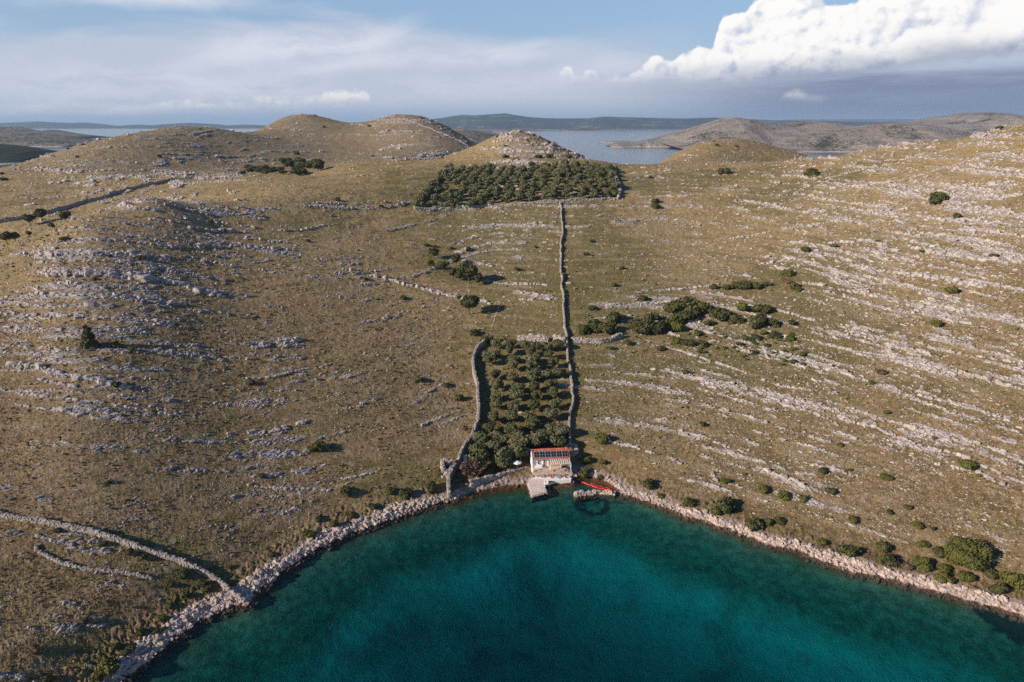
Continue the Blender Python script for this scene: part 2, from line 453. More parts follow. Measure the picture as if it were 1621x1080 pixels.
def gidx(X, Y):
    a = np.asarray(X) / np.asarray(Y); l = np.log(Y)
    return np.clip((a - A0) / (A1 - A0) * (NA - 1), 0, NA - 1.001), np.clip((l - LY0) / (LY1 - LY0) * (NL - 1), 0, NL - 1.001)
def sample(G, X, Y):
    fj, fi = gidx(X, Y); j = fj.astype(int); i = fi.astype(int); s = fj - j; t = fi - i
    return (G[i, j] * (1 - s) + G[i, j + 1] * s) * (1 - t) + (G[i + 1, j] * (1 - s) + G[i + 1, j + 1] * s) * t
def hit(u, v, G=None):
    """the ground point a photo position looks at"""
    G = ZB0 if G is None else G
    a = float(arat(u, v)); m = float(mrat(v))
    j = (a - A0) / (A1 - A0) * (NA - 1); j0 = int(np.clip(j, 0, NA - 2)); s = j - j0
    col = G[:, j0] * (1 - s) + G[:, j0 + 1] * s
    yy = np.exp(gl); df = col - (CH - m * yy)
    k = np.nonzero((df > 0) & (yy > 60))[0]
    if len(k) == 0: k = np.array([NL - 1])
    k = k[0]
    t = -df[k - 1] / (df[k] - df[k - 1] + 1e-9); t = min(max(t, 0), 1)
    Y = yy[k - 1] + t * (yy[k] - yy[k - 1])
    return np.array([a * Y, Y, col[k - 1] + t * (col[k] - col[k - 1])])

# rock density painted where the photo shows bare karst: (u, v, radius in px, amount)
DENS = [(1300, 720, 130, .85), (1450, 720, 130, .9), (1150, 600, 100, .75), (1000, 560, 80, .5), (1550, 850, 120, .55), (1400, 850, 100, .5), (1080, 640, 100, .65), (1200, 700, 90, .7), (960, 600, 50, .45), (200, 370, 130, .75), (160, 430, 150, .95), (330, 390, 110, .7), (420, 380, 90, .5), (100, 520, 170, .7), (180, 590, 190, .75), (60, 480, 90, .8), (440, 540, 80, .65), (560, 450, 90, .5), (700, 470, 60, .6),
        (460, 600, 70, .4), (430, 680, 90, .6), (420, 745, 130, .6), (60, 750, 130, .5), (180, 800, 130, .45), (150, 660, 120, .35), (640, 540, 70, .5), (700, 640, 60, .6), (560, 620, 80, .4), (330, 640, 70, .35),
        (130, 860, 90, .5), (250, 900, 60, .3), (330, 900, 60, .25), (80, 960, 150, .2), (560, 400, 90, .3), (640, 330, 80, .18), (520, 330, 100, .2),
        (1550, 300, 120, 1.0), (1450, 330, 130, .8), (1600, 230, 100, .7), (1540, 400, 140, 1.0), (1400, 420, 140, .95), (1300, 380, 110, .7), (1200, 400, 90, .5), (1500, 490, 150, .95), (1350, 500, 110, .7), (1620, 560, 130, .85), (1450, 570, 130, .85),
        (1300, 600, 140, .75), (1500, 660, 140, .8), (1350, 700, 150, .65), (1200, 650, 110, .65), (1100, 600, 90, .5), (1200, 540, 80, .6), (1060, 500, 70, .5), (1000, 470, 70, .35), (1150, 480, 90, .6),
        (980, 640, 70, .4), (1050, 690, 70, .45), (1120, 740, 70, .6), (1180, 745, 60, .7), (1500, 780, 130, .6), (1400, 800, 120, .4), (1600, 700, 110, .7), (1250, 790, 80, .4), (1300, 850, 60, .4),
        (1350, 280, 90, .55), (1250, 300, 90, .45), (1430, 250, 80, .6), (1100, 300, 90, .3), (1050, 370, 90, .3), (1150, 340, 90, .3), (830, 250, 60, .9), (900, 247, 50, .85), (820, 215, 45, .9), (880, 235, 45, .6), (1150, 240, 40, .4),
        (800, 360, 120, .45), (960, 350, 50, .25), (830, 470, 70, .4), (790, 440, 50, .35), (850, 530, 50, .4), (740, 420, 60, .4),
        (150, 275, 110, .8), (260, 262, 90, .6), (60, 300, 80, .5), (330, 240, 90, .5), (300, 215, 70, .4), (620, 200, 50, .8), (680, 200, 45, .8), (480, 190, 35, .4), (700, 225, 50, .5), (620, 230, 60, .3), (400, 250, 60, .3)]
DN = np.zeros(GX.shape)
for u, v, r, amt in DENS:
    p = hit(u, v); s_ = .62 * r / 1080
    ax = (GA - p[0] / p[1]) / (s_ * 1.15)
    # vertical px radius -> log distance
    mm = float(mrat(v)); p2 = hit(u, v - r * .5); p1 = hit(u, v + r * .5)
    sl = max(abs(math.log(p2[1] / p1[1])) * .62, .02); sl = min(sl, .30)
    ay = (GL - math.log(p[1])) / sl
    DN = np.maximum(DN, amt * np.exp(-.5 * (ax * ax + ay * ay) ** 1.2)) 
DN = DN * (1 + .55 * fbm(GX / 30, GY / 30, o=3)) * sstep(sd, 3, 12)
DN = np.maximum(DN, .40 * sstep(GX, 12, 60) * (1 - sstep(GY, 380, 480)) * sstep(sd, 5, 16))
DN = np.clip(DN, 0.05, 1)

def by_range(f, Y, ref=180.0, lo=-1, hi=2):
    """evaluate f(scale) at power-of-two scales that grow with distance and blend between neighbours"""
    k = np.clip(np.log2(np.maximum(Y, 1) / ref), lo, hi - 1e-4); out = np.zeros(Y.shape)
    for q in range(lo, hi + 1):
        w = np.clip(1 - np.abs(k - q), 0, 1); mk = w > 0
        if mk.any(): out[mk] += w[mk] * f(2.0 ** q, mk)
    return out

def ledge(X, Y, Z, D):
    """bedding ledges: run along the contours, broken up, more of them where D is high"""
    w = Z + .006 * X
    b = .78 * sstep(-X, 0, 75) * (1 - sstep(Y, 270, 500))      # on the left hill the beds dip towards the bay
    w = w * (1 - b) + b * .20 * (Y - 100)
    warp = 1.1 * perlin(X / 70, Y / 70)
    def f(q, m):
        x, y, zz = X[m], Y[m], w[m] / q + warp[m]
        return .24 * perlin(x / (60 * q), y / (60 * q), zz / 1.9) + .72 * perlin(x / (26 * q) + 5, y / (26 * q), zz / .36) + .36 * perlin(x / (3.0 * q), y / (3.0 * q), zz / .30)
    L = by_range(f, Y)
    return L - (.43 - .52 * D)
LG = ledge(GX, GY, ZB0, DN)
RK = sstep(LG, .0, .18)
scl = np.clip(GY / 180, .6, 3)
blk = by_range(lambda q, m: perlin(GX[m] / (1.4 * q), GY[m] / (1.4 * q)), GY)
Z = ZB0 + RK * (.35 + .35 * np.abs(blk)) * scl * .8 * sstep(sd, 1, 6)
# grass tussocks
onl = sstep(sd, 3, 9)
t1 = by_range(lambda q, m: perlin(GX[m] / (.42 * q), GY[m] / (.42 * q)), GY, lo=-1)
t2 = by_range(lambda q, m: perlin(GX[m] / (1.9 * q), GY[m] / (1.9 * q)), GY)
Z += onl * (1 - RK) * (np.maximum(t1, -.1) * .24 * scl + t2 * .16 * scl)
# rubble of the shore
shb = sstep(sd, -1.5, .3) * sstep(sd, 9.0, 4.5)
Z += shb * (np.abs(perlin(GX / .8, GY / .8)) * .55 + .25 * perlin(GX / .35, GY / .35))
ZT = Z

# ------------------------------------------------------------------ materials of the ground and the stones
def sr(r, g, b):
    return tuple(((q / 255 + .055) / 1.055) ** 2.4 if q > 10 else q / 255 / 12.92 for q in (r, g, b)) + (1,)

def ground_material():
    m, T, b = new_mat('hillside_ground')
    pos = T.geo()
    x, y, z = T.sep(pos)[0:3]
    rock = T.attr('rock'); sh = T.attr('shore'); dens = T.attr('karst'); grn = T.attr('green'); soil = T.attr('soil'); grass_bed = T.attr('seagrass')
    big = T.noise(pos, .018, 5, .6)
    mid = T.noise(pos, .11, 6, .62, .8)
    fine = T.noise(pos, .9, 6, .7)
    tuft = T.noise(pos, 2.6, 3, .7)
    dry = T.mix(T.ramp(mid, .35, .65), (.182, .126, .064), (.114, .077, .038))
    dry = T.mix(T.m('MULTIPLY', T.ramp(y, 110.0, 330.0), .75), dry, T.mix(T.ramp(mid, .35, .65), (.286, .208, .090), (.200, .146, .062)))  # more golden grass with distance, its paleness partly haze put into the colour
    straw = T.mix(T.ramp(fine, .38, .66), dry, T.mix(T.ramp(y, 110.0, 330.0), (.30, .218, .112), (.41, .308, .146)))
    olive = T.mix(T.ramp(tuft, .3, .7), (.090, .084, .026), (.190, .165, .055))
    gm = T.ramp(T.m('ADD', T.m('MULTIPLY', big, .9), T.m('ADD', T.m('MULTIPLY', mid, .55), T.m('MULTIPLY', grn, .55))), .70, 1.02)
    c = T.mix(T.m('MULTIPLY', gm, .8), straw, olive)
    # faint sheep tracks and soil bands along the bedding
    ter = T.noise(T.vm('MULTIPLY', pos, (.06, .06, 1.5)), 1.0, 5, .68)
    c = T.mix(T.m('MULTIPLY', T.ramp(ter, .50, .62), .45), c, (.34, .27, .17))
    c = T.mix(T.m('MULTIPLY', T.ramp(ter, .47, .36), .40), c, (.085, .066, .035))
    bare = T.ramp(T.noise(T.vm('ADD', pos, (90.0, 3.0, 0.0)), .06, 6, .7, .7), .57, .68)
    c = T.mix(T.m('MULTIPLY', bare, .35), c, (.15, .105, .062))
    # the far hills are greyer
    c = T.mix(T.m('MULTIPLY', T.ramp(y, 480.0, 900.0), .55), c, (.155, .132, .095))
    # rusty heath patches
    rust = T.ramp(T.noise(T.vm('ADD', pos, (37.0, 11.0, 0.0)), .045, 5, .62), .62, .74)
    c = T.mix(T.m('MULTIPLY', rust, .42), c, (.26, .135, .062))
    # dark tussock hearts (dead grass and heather)
    dk = T.ramp(T.noise(pos, 2.2, 4, .72), .53, .63)
    c = T.mix(T.m('MULTIPLY', dk, .5), c, (.070, .058, .030))
    lt = T.ramp(T.noise(T.vm('ADD', pos, (5.0, 9.0, 2.0)), 2.9, 3, .7), .58, .68)
    c = T.mix(T.m('MULTIPLY', lt, .5), c, (.36, .285, .17))
    # red earth under the olive trees
    c = T.mix(T.m('MULTIPLY', T.m('MULTIPLY', T.ramp(soil, .2, .8), T.ramp(T.sep(pos)[1], 178.0, 150.0)), T.ramp(T.m('ADD', mid, T.m('MULTIPLY', fine, .4)), .60, .80)), c, (.135, .070, .042))
    # limestone
    lime = T.mix(T.noise(pos, .5, 6, .65), (.26, .235, .215), (.50, .455, .42))
    crack = T.ramp(T.voro(T.vm('MULTIPLY', pos, (1.0, 1.0, 2.0)), 1.3, 'DISTANCE_TO_EDGE'), .09, .0)
    lime = T.mix(T.m('MULTIPLY', crack, .6), lime, (.07, .062, .052))
    # specks of broken stone lying in the grass
    sp = T.ramp(T.voro(T.vm('MULTIPLY', pos, (1.0, 1.0, 2.0)), 1.5, 'F1'), .30, .18)
    sp = T.m('MULTIPLY', sp, T.ramp(T.m('ADD', T.m('MULTIPLY', dens, .8), T.m('MULTIPLY', T.noise(pos, .25, 3), .9)) , .42, .80))
    rk = T.m('MAXIMUM', T.ramp(T.m('ADD', rock, T.m('MULTIPLY', T.m('SUBTRACT', fine, .5), 1.2)), .35, .75), sp)
    c = T.mix(rk, c, lime)
    # pale pink rock of the shore
    pink = T.mix(T.noise(pos, 1.1, 5, .7), (.20, .155, .125), (.42, .335, .28))
    c = T.mix(T.m('MULTIPLY', T.ramp(T.m('ADD', sh, T.m('MULTIPLY', T.m('SUBTRACT', mid, .5), 5.0)), 3.6, 1.8), T.ramp(sh, -.6, .2)), c, pink)
    # sea floor: brown weed at the edge, stony weed, then sand with dark meadows
    weed = T.mix(T.noise(pos, 1.2, 5, .7), (.05, .020, .008), (.17, .08, .028))
    stony = T.mix(T.ramp(T.noise(pos, .55, 6, .7), .32, .72), (.060, .066, .042), (.165, .165, .112))
    sand = T.mix(T.noise(pos, .08, 4, .6), (.38, .38, .34), (.50, .49, .43))
    mead = T.ramp(T.m('ADD', T.noise(T.vm('MULTIPLY', pos, (1.0, 1.0, 0.0)), .040, 5, .55, .6), T.m('MULTIPLY', T.ramp(y, 108.0, 84.0), .05)), .50, .66)
    mead2 = T.ramp(T.noise(T.vm('MULTIPLY', pos, (1.0, 1.0, 0.0)), .21, 5, .68), .50, .72)
    sand = T.mix(T.m('MULTIPLY', mead, .50), sand, (.05, .07, .06))
    sand = T.mix(T.m('MULTIPLY', mead2, .34), sand, (.06, .08, .06))
    sand = T.mix(grass_bed, sand, (.010, .016, .014))
    zz = T.m('ADD', z, T.m('MULTIPLY', T.m('SUBTRACT', mid, .5), 1.6))
    bed = T.mix(T.ramp(zz, -.35, -1.1), weed, stony)
    bed = T.mix(T.ramp(zz, -2.6, -4.8), bed, sand)
    bed = T.mix(T.m('MULTIPLY', grass_bed, .92), bed, (.010, .016, .014))
    tide = T.ramp(T.m('ADD', z, T.m('MULTIPLY', T.m('SUBTRACT', fine, .5), .3)), .42, .12)
    c = T.mix(T.m('MULTIPLY', T.m('MULTIPLY', tide, T.ramp(sh, 8.0, 5.0)), .85), c, (.045, .024, .012))
    c = T.mix(T.ramp(z, .22, -.12), c, bed)
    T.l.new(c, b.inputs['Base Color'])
    b.inputs['Roughness'].default_value = .95; b.inputs['Specular IOR Level'].default_value = .12
    h = T.m('ADD', T.m('MULTIPLY', tuft, .55), T.m('ADD', T.m('MULTIPLY', fine, .8), T.m('MULTIPLY', T.m('MULTIPLY', crack, rk), -.5)))
    T.l.new(T.bump(h, .55, .8), b.inputs['Normal'])
    return m

def stone_material(name, c0, c1, dark, scale=1.0, tone=.5, tide=False):
    m, T, b = new_mat(name)
    pos = T.geo()
    n = T.noise(pos, .8 * scale, 6, .7)
    # per-stone tone from a coarse cell pattern fixed in the place
    cell = T.sep(T.voro(pos, .9 * scale, 'F1', 1))[0]
    f = T.m('ADD', T.m('MULTIPLY', n, .7), T.m('MULTIPLY', cell, .35))
    c = T.mix(T.ramp(f, .25, .8), c0, c1)
    st = T.ramp(T.noise(pos, 2.3 * scale, 5, .75), .58, .75)
    c = T.mix(T.m('MULTIPLY', st, tone), c, dark)
    if tide:
        tz = T.m('ADD', T.sep(pos)[2], T.m('MULTIPLY', T.m('SUBTRACT', n, .5), .35))
        c = T.mix(T.m('MULTIPLY', T.ramp(tz, .40, .14), .9), c, (.05, .026, .013))
    T.l.new(c, b.inputs['Base Color']); b.inputs['Roughness'].default_value = .92; b.inputs['Specular IOR Level'].default_value = .15
    T.l.new(T.bump(T.noise(pos, 3.0 * scale, 5, .7), .18, .8), b.inputs['Normal'])
    return m

M_GROUND = ground_material()
M_LIME = stone_material('grey_limestone', (.25, .228, .212), (.47, .43, .40), (.13, .118, .105))
M_SHORE = stone_material('pink_shore_limestone', (.33, .265, .225), (.56, .465, .405), (.17, .125, .10), 1.6, .5, True)
M_WALL = stone_material('dry_stone', (.24, .215, .19), (.45, .41, .37), (.12, .105, .09), 2.0)

# ------------------------------------------------------------------ the hillside mesh
def poly_mask(pts, soft=1.0):
    P = np.array([hit(u, v)[:2] for u, v in pts])
    bb = (GX > P[:, 0].min() - 4) & (GX < P[:, 0].max() + 4) & (GY > P[:, 1].min() - 4) & (GY < P[:, 1].max() + 4)
    o = np.zeros(GX.shape)
    i = in_poly(GX[bb], GY[bb], P); d = dist_line(GX[bb], GY[bb], np.vstack([P, P[:1]]))
    o[bb] = np.where(i, sstep(d, 0, soft), 0)
    return o

LOW_GROVE = [(712, 785), (711, 762), (719, 745), (732, 723), (745, 700), (757, 675), (758, 645), (757, 617), (750, 595), (748, 573), (757, 553), (768, 545), (800, 538), (893, 541), (901, 573), (903, 595), (904, 612), (908, 631), (905, 650), (901, 673), (903, 687), (905, 711), (838, 745), (767, 763), (743, 774)]
UP_GROVE = [(656, 331), (690, 297), (708, 268), (790, 262), (880, 262), (971, 263), (977, 285), (981, 300), (978, 314), (887, 320), (818, 324), (764, 328), (718, 332)]
MASK_LG = poly_mask(LOW_GROVE, 1.0)
MASK_UG = poly_mask(UP_GROVE, 1.0)
GREEN = sstep(230 - np.abs(GY - 330), 0, 150) * sstep(60 - np.abs(GX - 20), 0, 50) * .8 + MASK_UG * .6 + .35 * fbm(GX / 80, GY / 80)
for u, v, ru, rv in [(1180, 560, 120, 40), (1230, 470, 80, 30), (700, 300, 60, 20), (1080, 285, 90, 8), (1290, 290, 70, 10), (640, 770, 60, 25), (300, 910, 80, 30), (150, 1040, 80, 30), (780, 390, 100, 40), (830, 500, 50, 40)]:
    p = hit(u, v); sl = max(abs(math.log(hit(u, v - rv)[1] / p[1])), .02)
    GREEN = np.maximum(GREEN, np.exp(-.5 * (((GA - p[0] / p[1]) / (ru / 1080)) ** 2 + ((GL - math.log(p[1])) / sl) ** 2)))
# dark weed ring in the bay (an outline of sunken mooring weed), and the dark meadow in the corner
def band_mask(px, w, z=-4.0, wob=.6):
    P = np.array([onplane(u, v, z) for u, v in px])
    bb = (GY < 160) & (GX > P[:, 0].min() - 12) & (GX < P[:, 0].max() + 12)
    o = np.zeros(GX.shape)
    d = dist_line(GX[bb], GY[bb], P) + wob * fbm(GX[bb] / 1.2, GY[bb] / 1.2, o=3)
    o[bb] = sstep(d, w, w * .6)
    return o
SG = band_mask([(927, 798.5), (920, 797), (914, 797.5), (911, 803), (917, 809), (928, 811.5), (938, 816), (950, 816.5), (959, 811), (960, 803), (954, 799), (947, 801.5)], .85, z=-2.4, wob=.7)
SG = np.maximum(SG, band_mask([(913, 803), (924, 803)], .6, z=-2.4, wob=.7))
SG = np.maximum(SG, band_mask([(965, 797), (978, 799), (984, 800)], .45, z=-1.5) * .7)
SG = np.maximum(SG, band_mask([(1578, 990), (1600, 1005), (1630, 1015), (1680, 1035)], 3.6, z=-2.5, wob=2.6))
SG = np.maximum(SG, band_mask([(1470, 950), (1510, 958), (1560, 968)], .8, wob=1.6) * .85)

def build_ground():
    V = np.stack([GX, GY, ZT], -1).reshape(-1, 3)
    i = np.arange(NL - 1)[:, None] * NA + np.arange(NA - 1)[None]
    F = np.stack([i, i + 1, i + NA + 1, i + NA], -1).reshape(-1, 4)
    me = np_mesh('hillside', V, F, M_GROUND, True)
    for nm, arr in (('rock', RK * sstep(sd, 1, 5)), ('shore', np.clip(sd, -60, 60)), ('karst', DN), ('green', np.clip(GREEN, 0, 1)), ('soil', MASK_LG), ('seagrass', SG)):
        at = me.attributes.new(nm, 'FLOAT', 'POINT'); at.data.foreach_set('value', arr.astype(np.float32).ravel())
    o = link(bpy.data.objects.new('hillside', me)); tag(o, kind='structure')
build_ground()

# ------------------------------------------------------------------ sea
def build_sea():
    def box(name, x0, x1, y0, y1, z0, z1, mat):
        V = [(x0, y0, z0), (x1, y0, z0), (x1, y1, z0), (x0, y1, z0), (x0, y0, z1), (x1, y0, z1), (x1, y1, z1), (x0, y1, z1)]
        F = [(0, 3, 2, 1), (4, 5, 6, 7), (0, 1, 5, 4), (1, 2, 6, 5), (2, 3, 7, 6), (3, 0, 4, 7)]
        return link(bpy.data.objects.new(name, np_mesh(name, V, F, mat)))
    m = bpy.data.materials.new('sea_water'); m.use_nodes = True
    T = NT(m.node_tree); T.n.clear(); out = T.n.new('ShaderNodeOutputMaterial')
    gl_ = T.n.new('ShaderNodeBsdfAnisotropic'); gl_.inputs['Roughness'].default_value = .14
    tr = T.n.new('ShaderNodeBsdfTransparent'); mx = T.n.new('ShaderNodeMixShader')
    pos = T.geo()
    q = T.vm('MULTIPLY', pos, (.45, 1.0, 1.0))
    h = T.m('ADD', T.m('MULTIPLY', T.noise(q, .9, 4, .6, .4), .7), T.m('MULTIPLY', T.noise(pos, .12, 3, .6), 1.2))
    nb = T.bump(h, .22, .55)
    T.l.new(nb, gl_.inputs['Normal'])
    # Schlick's law, the same from above and below
    cs = T.m('ABSOLUTE', T.vm('DOT_PRODUCT', T.geo('Incoming'), nb))
    fr = T.m('ADD', T.m('MULTIPLY', T.m('POWER', T.m('SUBTRACT', 1.0, cs, clamp=True), 5.0), .98), .02)
    T.l.new(fr, mx.inputs[0]); T.l.new(tr.outputs[0], mx.inputs[1]); T.l.new(gl_.outputs[0], mx.inputs[2])
    T.l.new(mx.outputs[0], out.inputs['Surface'])
    ab = T.n.new('ShaderNodeVolumeAbsorption'); ab.inputs['Color'].default_value = (0.0, .80, .824, 1); ab.inputs['Density'].default_value = .41
    T.l.new(ab.outputs[0], out.inputs['Volume'])
    tag(box('sea', -26000, 26000, -3000, 42000, -40, 0, m), kind='structure')
    m2, T, b = new_mat('open_sea_floor')
    b.inputs['Base Color'].default_value = (.22, .24, .22, 1); b.inputs['Roughness'].default_value = 1
    s = 26000
    V = [(-s, -3000, -16), (s, -3000, -16), (s, 42000, -16), (-s, 42000, -16)]
    tag(link(bpy.data.objects.new('sea_floor', np_mesh('sea_floor', V, [(0, 1, 2, 3)], m2))), kind='structure')
build_sea()

# ------------------------------------------------------------------ far hills and islands
def ridge_island(name, prof, Yc, v_base, depth, mat, seed=0, n=260, m=46, rough=.12, label=None):
    """an island whose skyline passes the photo points prof, its shore at v_base"""
    Yf = CH / float(mrat(v_base)); Yr = Yf + depth
    us = np.array([p[0] for p in prof], float); vs = np.array([p[1] for p in prof], float)
    u = np.linspace(us[0], us[-1], n); v = np.interp(u, us, vs)
    Yk = Yf + depth * Yc
    hgt = CH - mrat(v) * Yk; hgt = np.maximum(hgt, -2)
    a = arat(u, 196.0)
    t = np.linspace(0, 1, m)
    X = a[None, :] * Yk + np.zeros((m, n)); 
    Y = Yf + depth * t[:, None] + np.zeros((m, n))
    sh_ = np.where(t < Yc, t / Yc, (1 - t) / (1 - Yc))[:, None]
    sh_ = np.sin(np.clip(sh_, 0, 1) * math.pi / 2) ** 1.25
    k = depth / 3
    # bays and spurs wander the front shore
    Y = Y + (1 - sh_) * fbm(X / k + seed, X * 0 + seed, o=4) * depth * .35 * (t[:, None] < Yc)
    nz = fbm(X / k * 1.4 + seed, Y / k * 1.4, o=6, g=.55)
    # a spur pattern that leaves the skyline itself alone
    Zi = hgt[None] * sh_ * (1 + rough * 2.6 * nz * np.clip((1 - sh_) * 3, 0.12, 1)) - 1.5 * (1 - sh_)
    V = np.stack([X, Y, Zi], -1).reshape(-1, 3)
    i = np.arange(m - 1)[:, None] * n + np.arange(n - 1)[None]
    F = np.stack([i, i + 1, i + n + 1, i + n], -1).reshape(-1, 4)
    o = link(bpy.data.objects.new(name, np_mesh(name, V, F, mat, True)))
    tag(o, kind='structure')
    return o, (X, Y, Zi)

def far_material(name, bare, scrub, amount, scale, shore=(.5, .44, .38), rows=False):
    m, T, b = new_mat(name)
    pos = T.geo(); z = T.sep(pos)[2]
    n1 = T.noise(pos, scale * .25, 6, .62, .5); n2 = T.noise(pos, scale * 4.0, 4, .75)
    f = T.ramp(T.m('ADD', T.m('MULTIPLY', n1, .7), T.m('MULTIPLY', n2, .8)), amount - .03, amount + .03)
    c = T.mix(T.noise(pos, scale * 1.1, 6, .7), bare, tuple(q * 1.5 for q in bare))
    lay = T.ramp(T.noise(T.vm('MULTIPLY', pos, (.25, .25, 6.0)), scale * .8, 4, .6), .5, .65)
    c = T.mix(T.m('MULTIPLY', lay, .35), c, (.42, .39, .36))
    c = T.mix(f, c, scrub)
    c = T.mix(T.ramp(z, 3.2, 1.2), c, shore)
    T.l.new(c, b.inputs['Base Color']); b.inputs['Roughness'].default_value = .95
    T.l.new(T.bump(T.m('ADD', n1, n2), 6.0 / scale * .05, .7), b.inputs['Normal'])
    return m
M_KARST = far_material('far_karst', (.21, .18, .155), (.040, .046, .028), .80, .03)
M_SCRUB = far_material('far_scrub', (.135, .120, .090), (.035, .045, .025), .76, .02)
M_ISLE = far_material('far_island_scrub', (.035, .050, .048), (.018, .028, .026), .70, .006)

ridge_island('far_island', [(-200, 192), (-60, 194), (0, 195), (30, 194), (60, 192.5), (90, 194), (118, 195), (130, 194), (160, 198), (190, 200.5), (218, 197.5), (240, 199), (262, 197), (300, 194.5), (330, 196), (352, 199), (390, 197.5), (420, 199), (520, 200)], .5, 204, 2600, M_ISLE, 3)
ridge_island('far_island', [(640, 206), (672, 190), (700, 187), (716, 184), (732, 181.5), (750, 183), (775, 181.5), (800, 179.5), (818, 183), (840, 186), (880, 187.5), (930, 187.5), (952, 184.5), (1000, 186), (1040, 187), (1080, 188), (1130, 186), (1150, 188), (1220, 190), (1300, 192), (1400, 193.5), (1600, 196), (1800, 200)], .45, 205.2, 2400, M_ISLE, 9, rough=.16)
ridge_island('far_coast', [(1150, 196), (1250, 189.5), (1360, 188.5), (1500, 188.8), (1700, 186), (1900, 190)], .4, 200.5, 3000, M_ISLE, 15)
ridge_island('wooded_islet', [(795, 206), (805, 204.5), (820, 202.5), (840, 203), (850, 205)], .5, 207.5, 500, M_SCRUB, 4, 80, 20)
ridge_island('wooded_islet', [(888, 206), (902, 204), (925, 202), (950, 205), (975, 206)], .5, 207.5, 500, M_SCRUB, 6, 80, 20)
ridge_island('wooded_islet', [(730, 206), (760, 205.5), (850, 206), (865, 207)], .5, 208.6, 300, M_SCRUB, 7, 80, 20)
ridge_island('low_islet', [(965, 231), (975, 226), (1000, 224), (1025, 223), (1060, 226), (1100, 228), (1150, 232)], .4, 233.5, 260, M_KARST, 5, 120, 30, .1)
ridge_island('low_islet', [(950, 225), (975, 223), (1010, 224), (1030, 226)], .4, 226, 200, M_KARST, 8, 80, 20, .1)
ridge_island('sea_rock', [(996, 213), (1003, 211.8), (1010, 213)], .5, 213.4, 60, M_KARST, 2, 40, 12, .1)
ridge_island('far_karst_hill', [(1040, 226), (1062, 221), (1080, 212), (1105, 203), (1130, 194), (1152, 187), (1168, 186.5), (1185, 190), (1210, 196), (1240, 198), (1262, 195), (1290, 193), (1318, 196), (1350, 201), (1420, 206), (1500, 214), (1600, 222), (1800, 226)], .42, 240, 1300, M_KARST, 21, 420, 90, .24)
ridge_island('far_karst_hill', [(1200, 226), (1260, 218), (1310, 208), (1350, 201), (1400, 195), (1430, 194), (1470, 197), (1500, 206), (1560, 214), (1700, 220)], .5, 243.5, 800, M_KARST, 33, 360, 90, .22)
ridge_island('far_karst_hill', [(1400, 200), (1440, 194), (1470, 190), (1510, 182), (1535, 178), (1558, 177.5), (1590, 180), (1640, 186), (1750, 178), (1900, 190)], .5, 222, 1500, M_KARST, 41, 360, 90, .20)
ridge_island('far_scrub_hill', [(700, 196), (716, 203), (735, 204), (760, 209), (790, 216), (815, 224), (830, 232)], .5, 240, 600, M_SCRUB, 44, 160, 50)
ridge_island('far_scrub_hill', [(620, 196), (700, 203), (735, 205), (775, 208), (820, 222)], .5, 226, 800, M_SCRUB, 46, 160, 50)
ridge_island('far_scrub_hill', [(-200, 206), (-60, 203), (0, 201), (20, 200.5), (40, 205), (62, 208), (80, 205.5), (100, 210), (120, 213), (136, 216)], .5, 221, 700, M_SCRUB, 51, 200, 50)
ridge_island('far_scrub_hill', [(-200, 214), (0, 214), (40, 214), (80, 213), (110, 217), (132, 222), (150, 226)], .5, 233, 500, M_SCRUB, 53, 200, 50)
ridge_island('wooded_hill', [(-260, 214), (-120, 219), (0, 230), (20, 233), (45, 239), (62, 247), (80, 262)], .42, 262, 420, far_material('near_wood', (.05, .058, .028), (.02, .028, .013), .50, .05), 57, 200, 60, .08)

# ------------------------------------------------------------------ loose stones
def unit_rocks(kind, n, seed):
    g = np.random.default_rng(seed); out = []
    if kind == 8:
        B = np.array([(x, y, z) for z in (-.5, .5) for y in (-.5, .5) for x in (-.5, .5)], float)
        Fq = np.array([(0, 2, 3, 1), (4, 5, 7, 6), (0, 1, 5, 4), (1, 3, 7, 5), (3, 2, 6, 7), (2, 0, 4, 6)])
        for _ in range(n):
            v = B * (1 + g.normal(0, .16, B.shape)); v[4:, :2] *= g.uniform(.6, .95); out.append(v)
        return out, Fq
    # 26-vertex block
    me = bpy.data.meshes.new('tmp'); import bmesh
    bm = bmesh.new(); bmesh.ops.create_cube(bm, size=1.0)
    bmesh.ops.subdivide_edges(bm, edges=bm.edges[:], cuts=1, use_grid_fill=True)
    bm.verts.ensure_lookup_table(); B = np.array([v.co[:] for v in bm.verts]); Fq = np.array([[v.index for v in f.verts] for f in bm.faces]); bm.free()
    bpy.data.meshes.remove(me)
    for _ in range(n):
        r = np.linalg.norm(B, axis=1)[:, None]; v = B / r * (.45 * r + .29) * 1.15
        v = v * (1 + g.normal(0, .10, (len(B), 1))) + g.normal(0, .045, B.shape)
        out.append(v)
    return out, Fq

def scatter_rocks(name, P, S, rz, kind, mat, seed, label=None, tilt=.25, kindtag='stuff', cat=None):
    U, Fq = unit_rocks(kind, 14, seed); U = np.array(U)
    g = np.random.default_rng(seed + 1); n = len(P)
    v = U[g.integers(0, len(U), n)] * S[:, None, :]
    tx = g.normal(0, tilt, n); ty = g.normal(0, tilt, n)
    def rot(v, i, j, a):
        c, s = np.cos(a)[:, None], np.sin(a)[:, None]; x, y = v[..., i].copy(), v[..., j].copy()
        v[..., i] = x * c - y * s; v[..., j] = x * s + y * c
    rot(v, 1, 2, tx); rot(v, 0, 2, ty); rot(v, 0, 1, rz)
    v += P[:, None, :]
    F = (Fq[None] + (np.arange(n) * U.shape[1])[:, None, None]).reshape(-1, 4)
    o = link(bpy.data.objects.new(name, np_mesh(name, v.reshape(-1, 3), F, mat)))
    tag(o, label, cat, kind=kindtag)
    return o

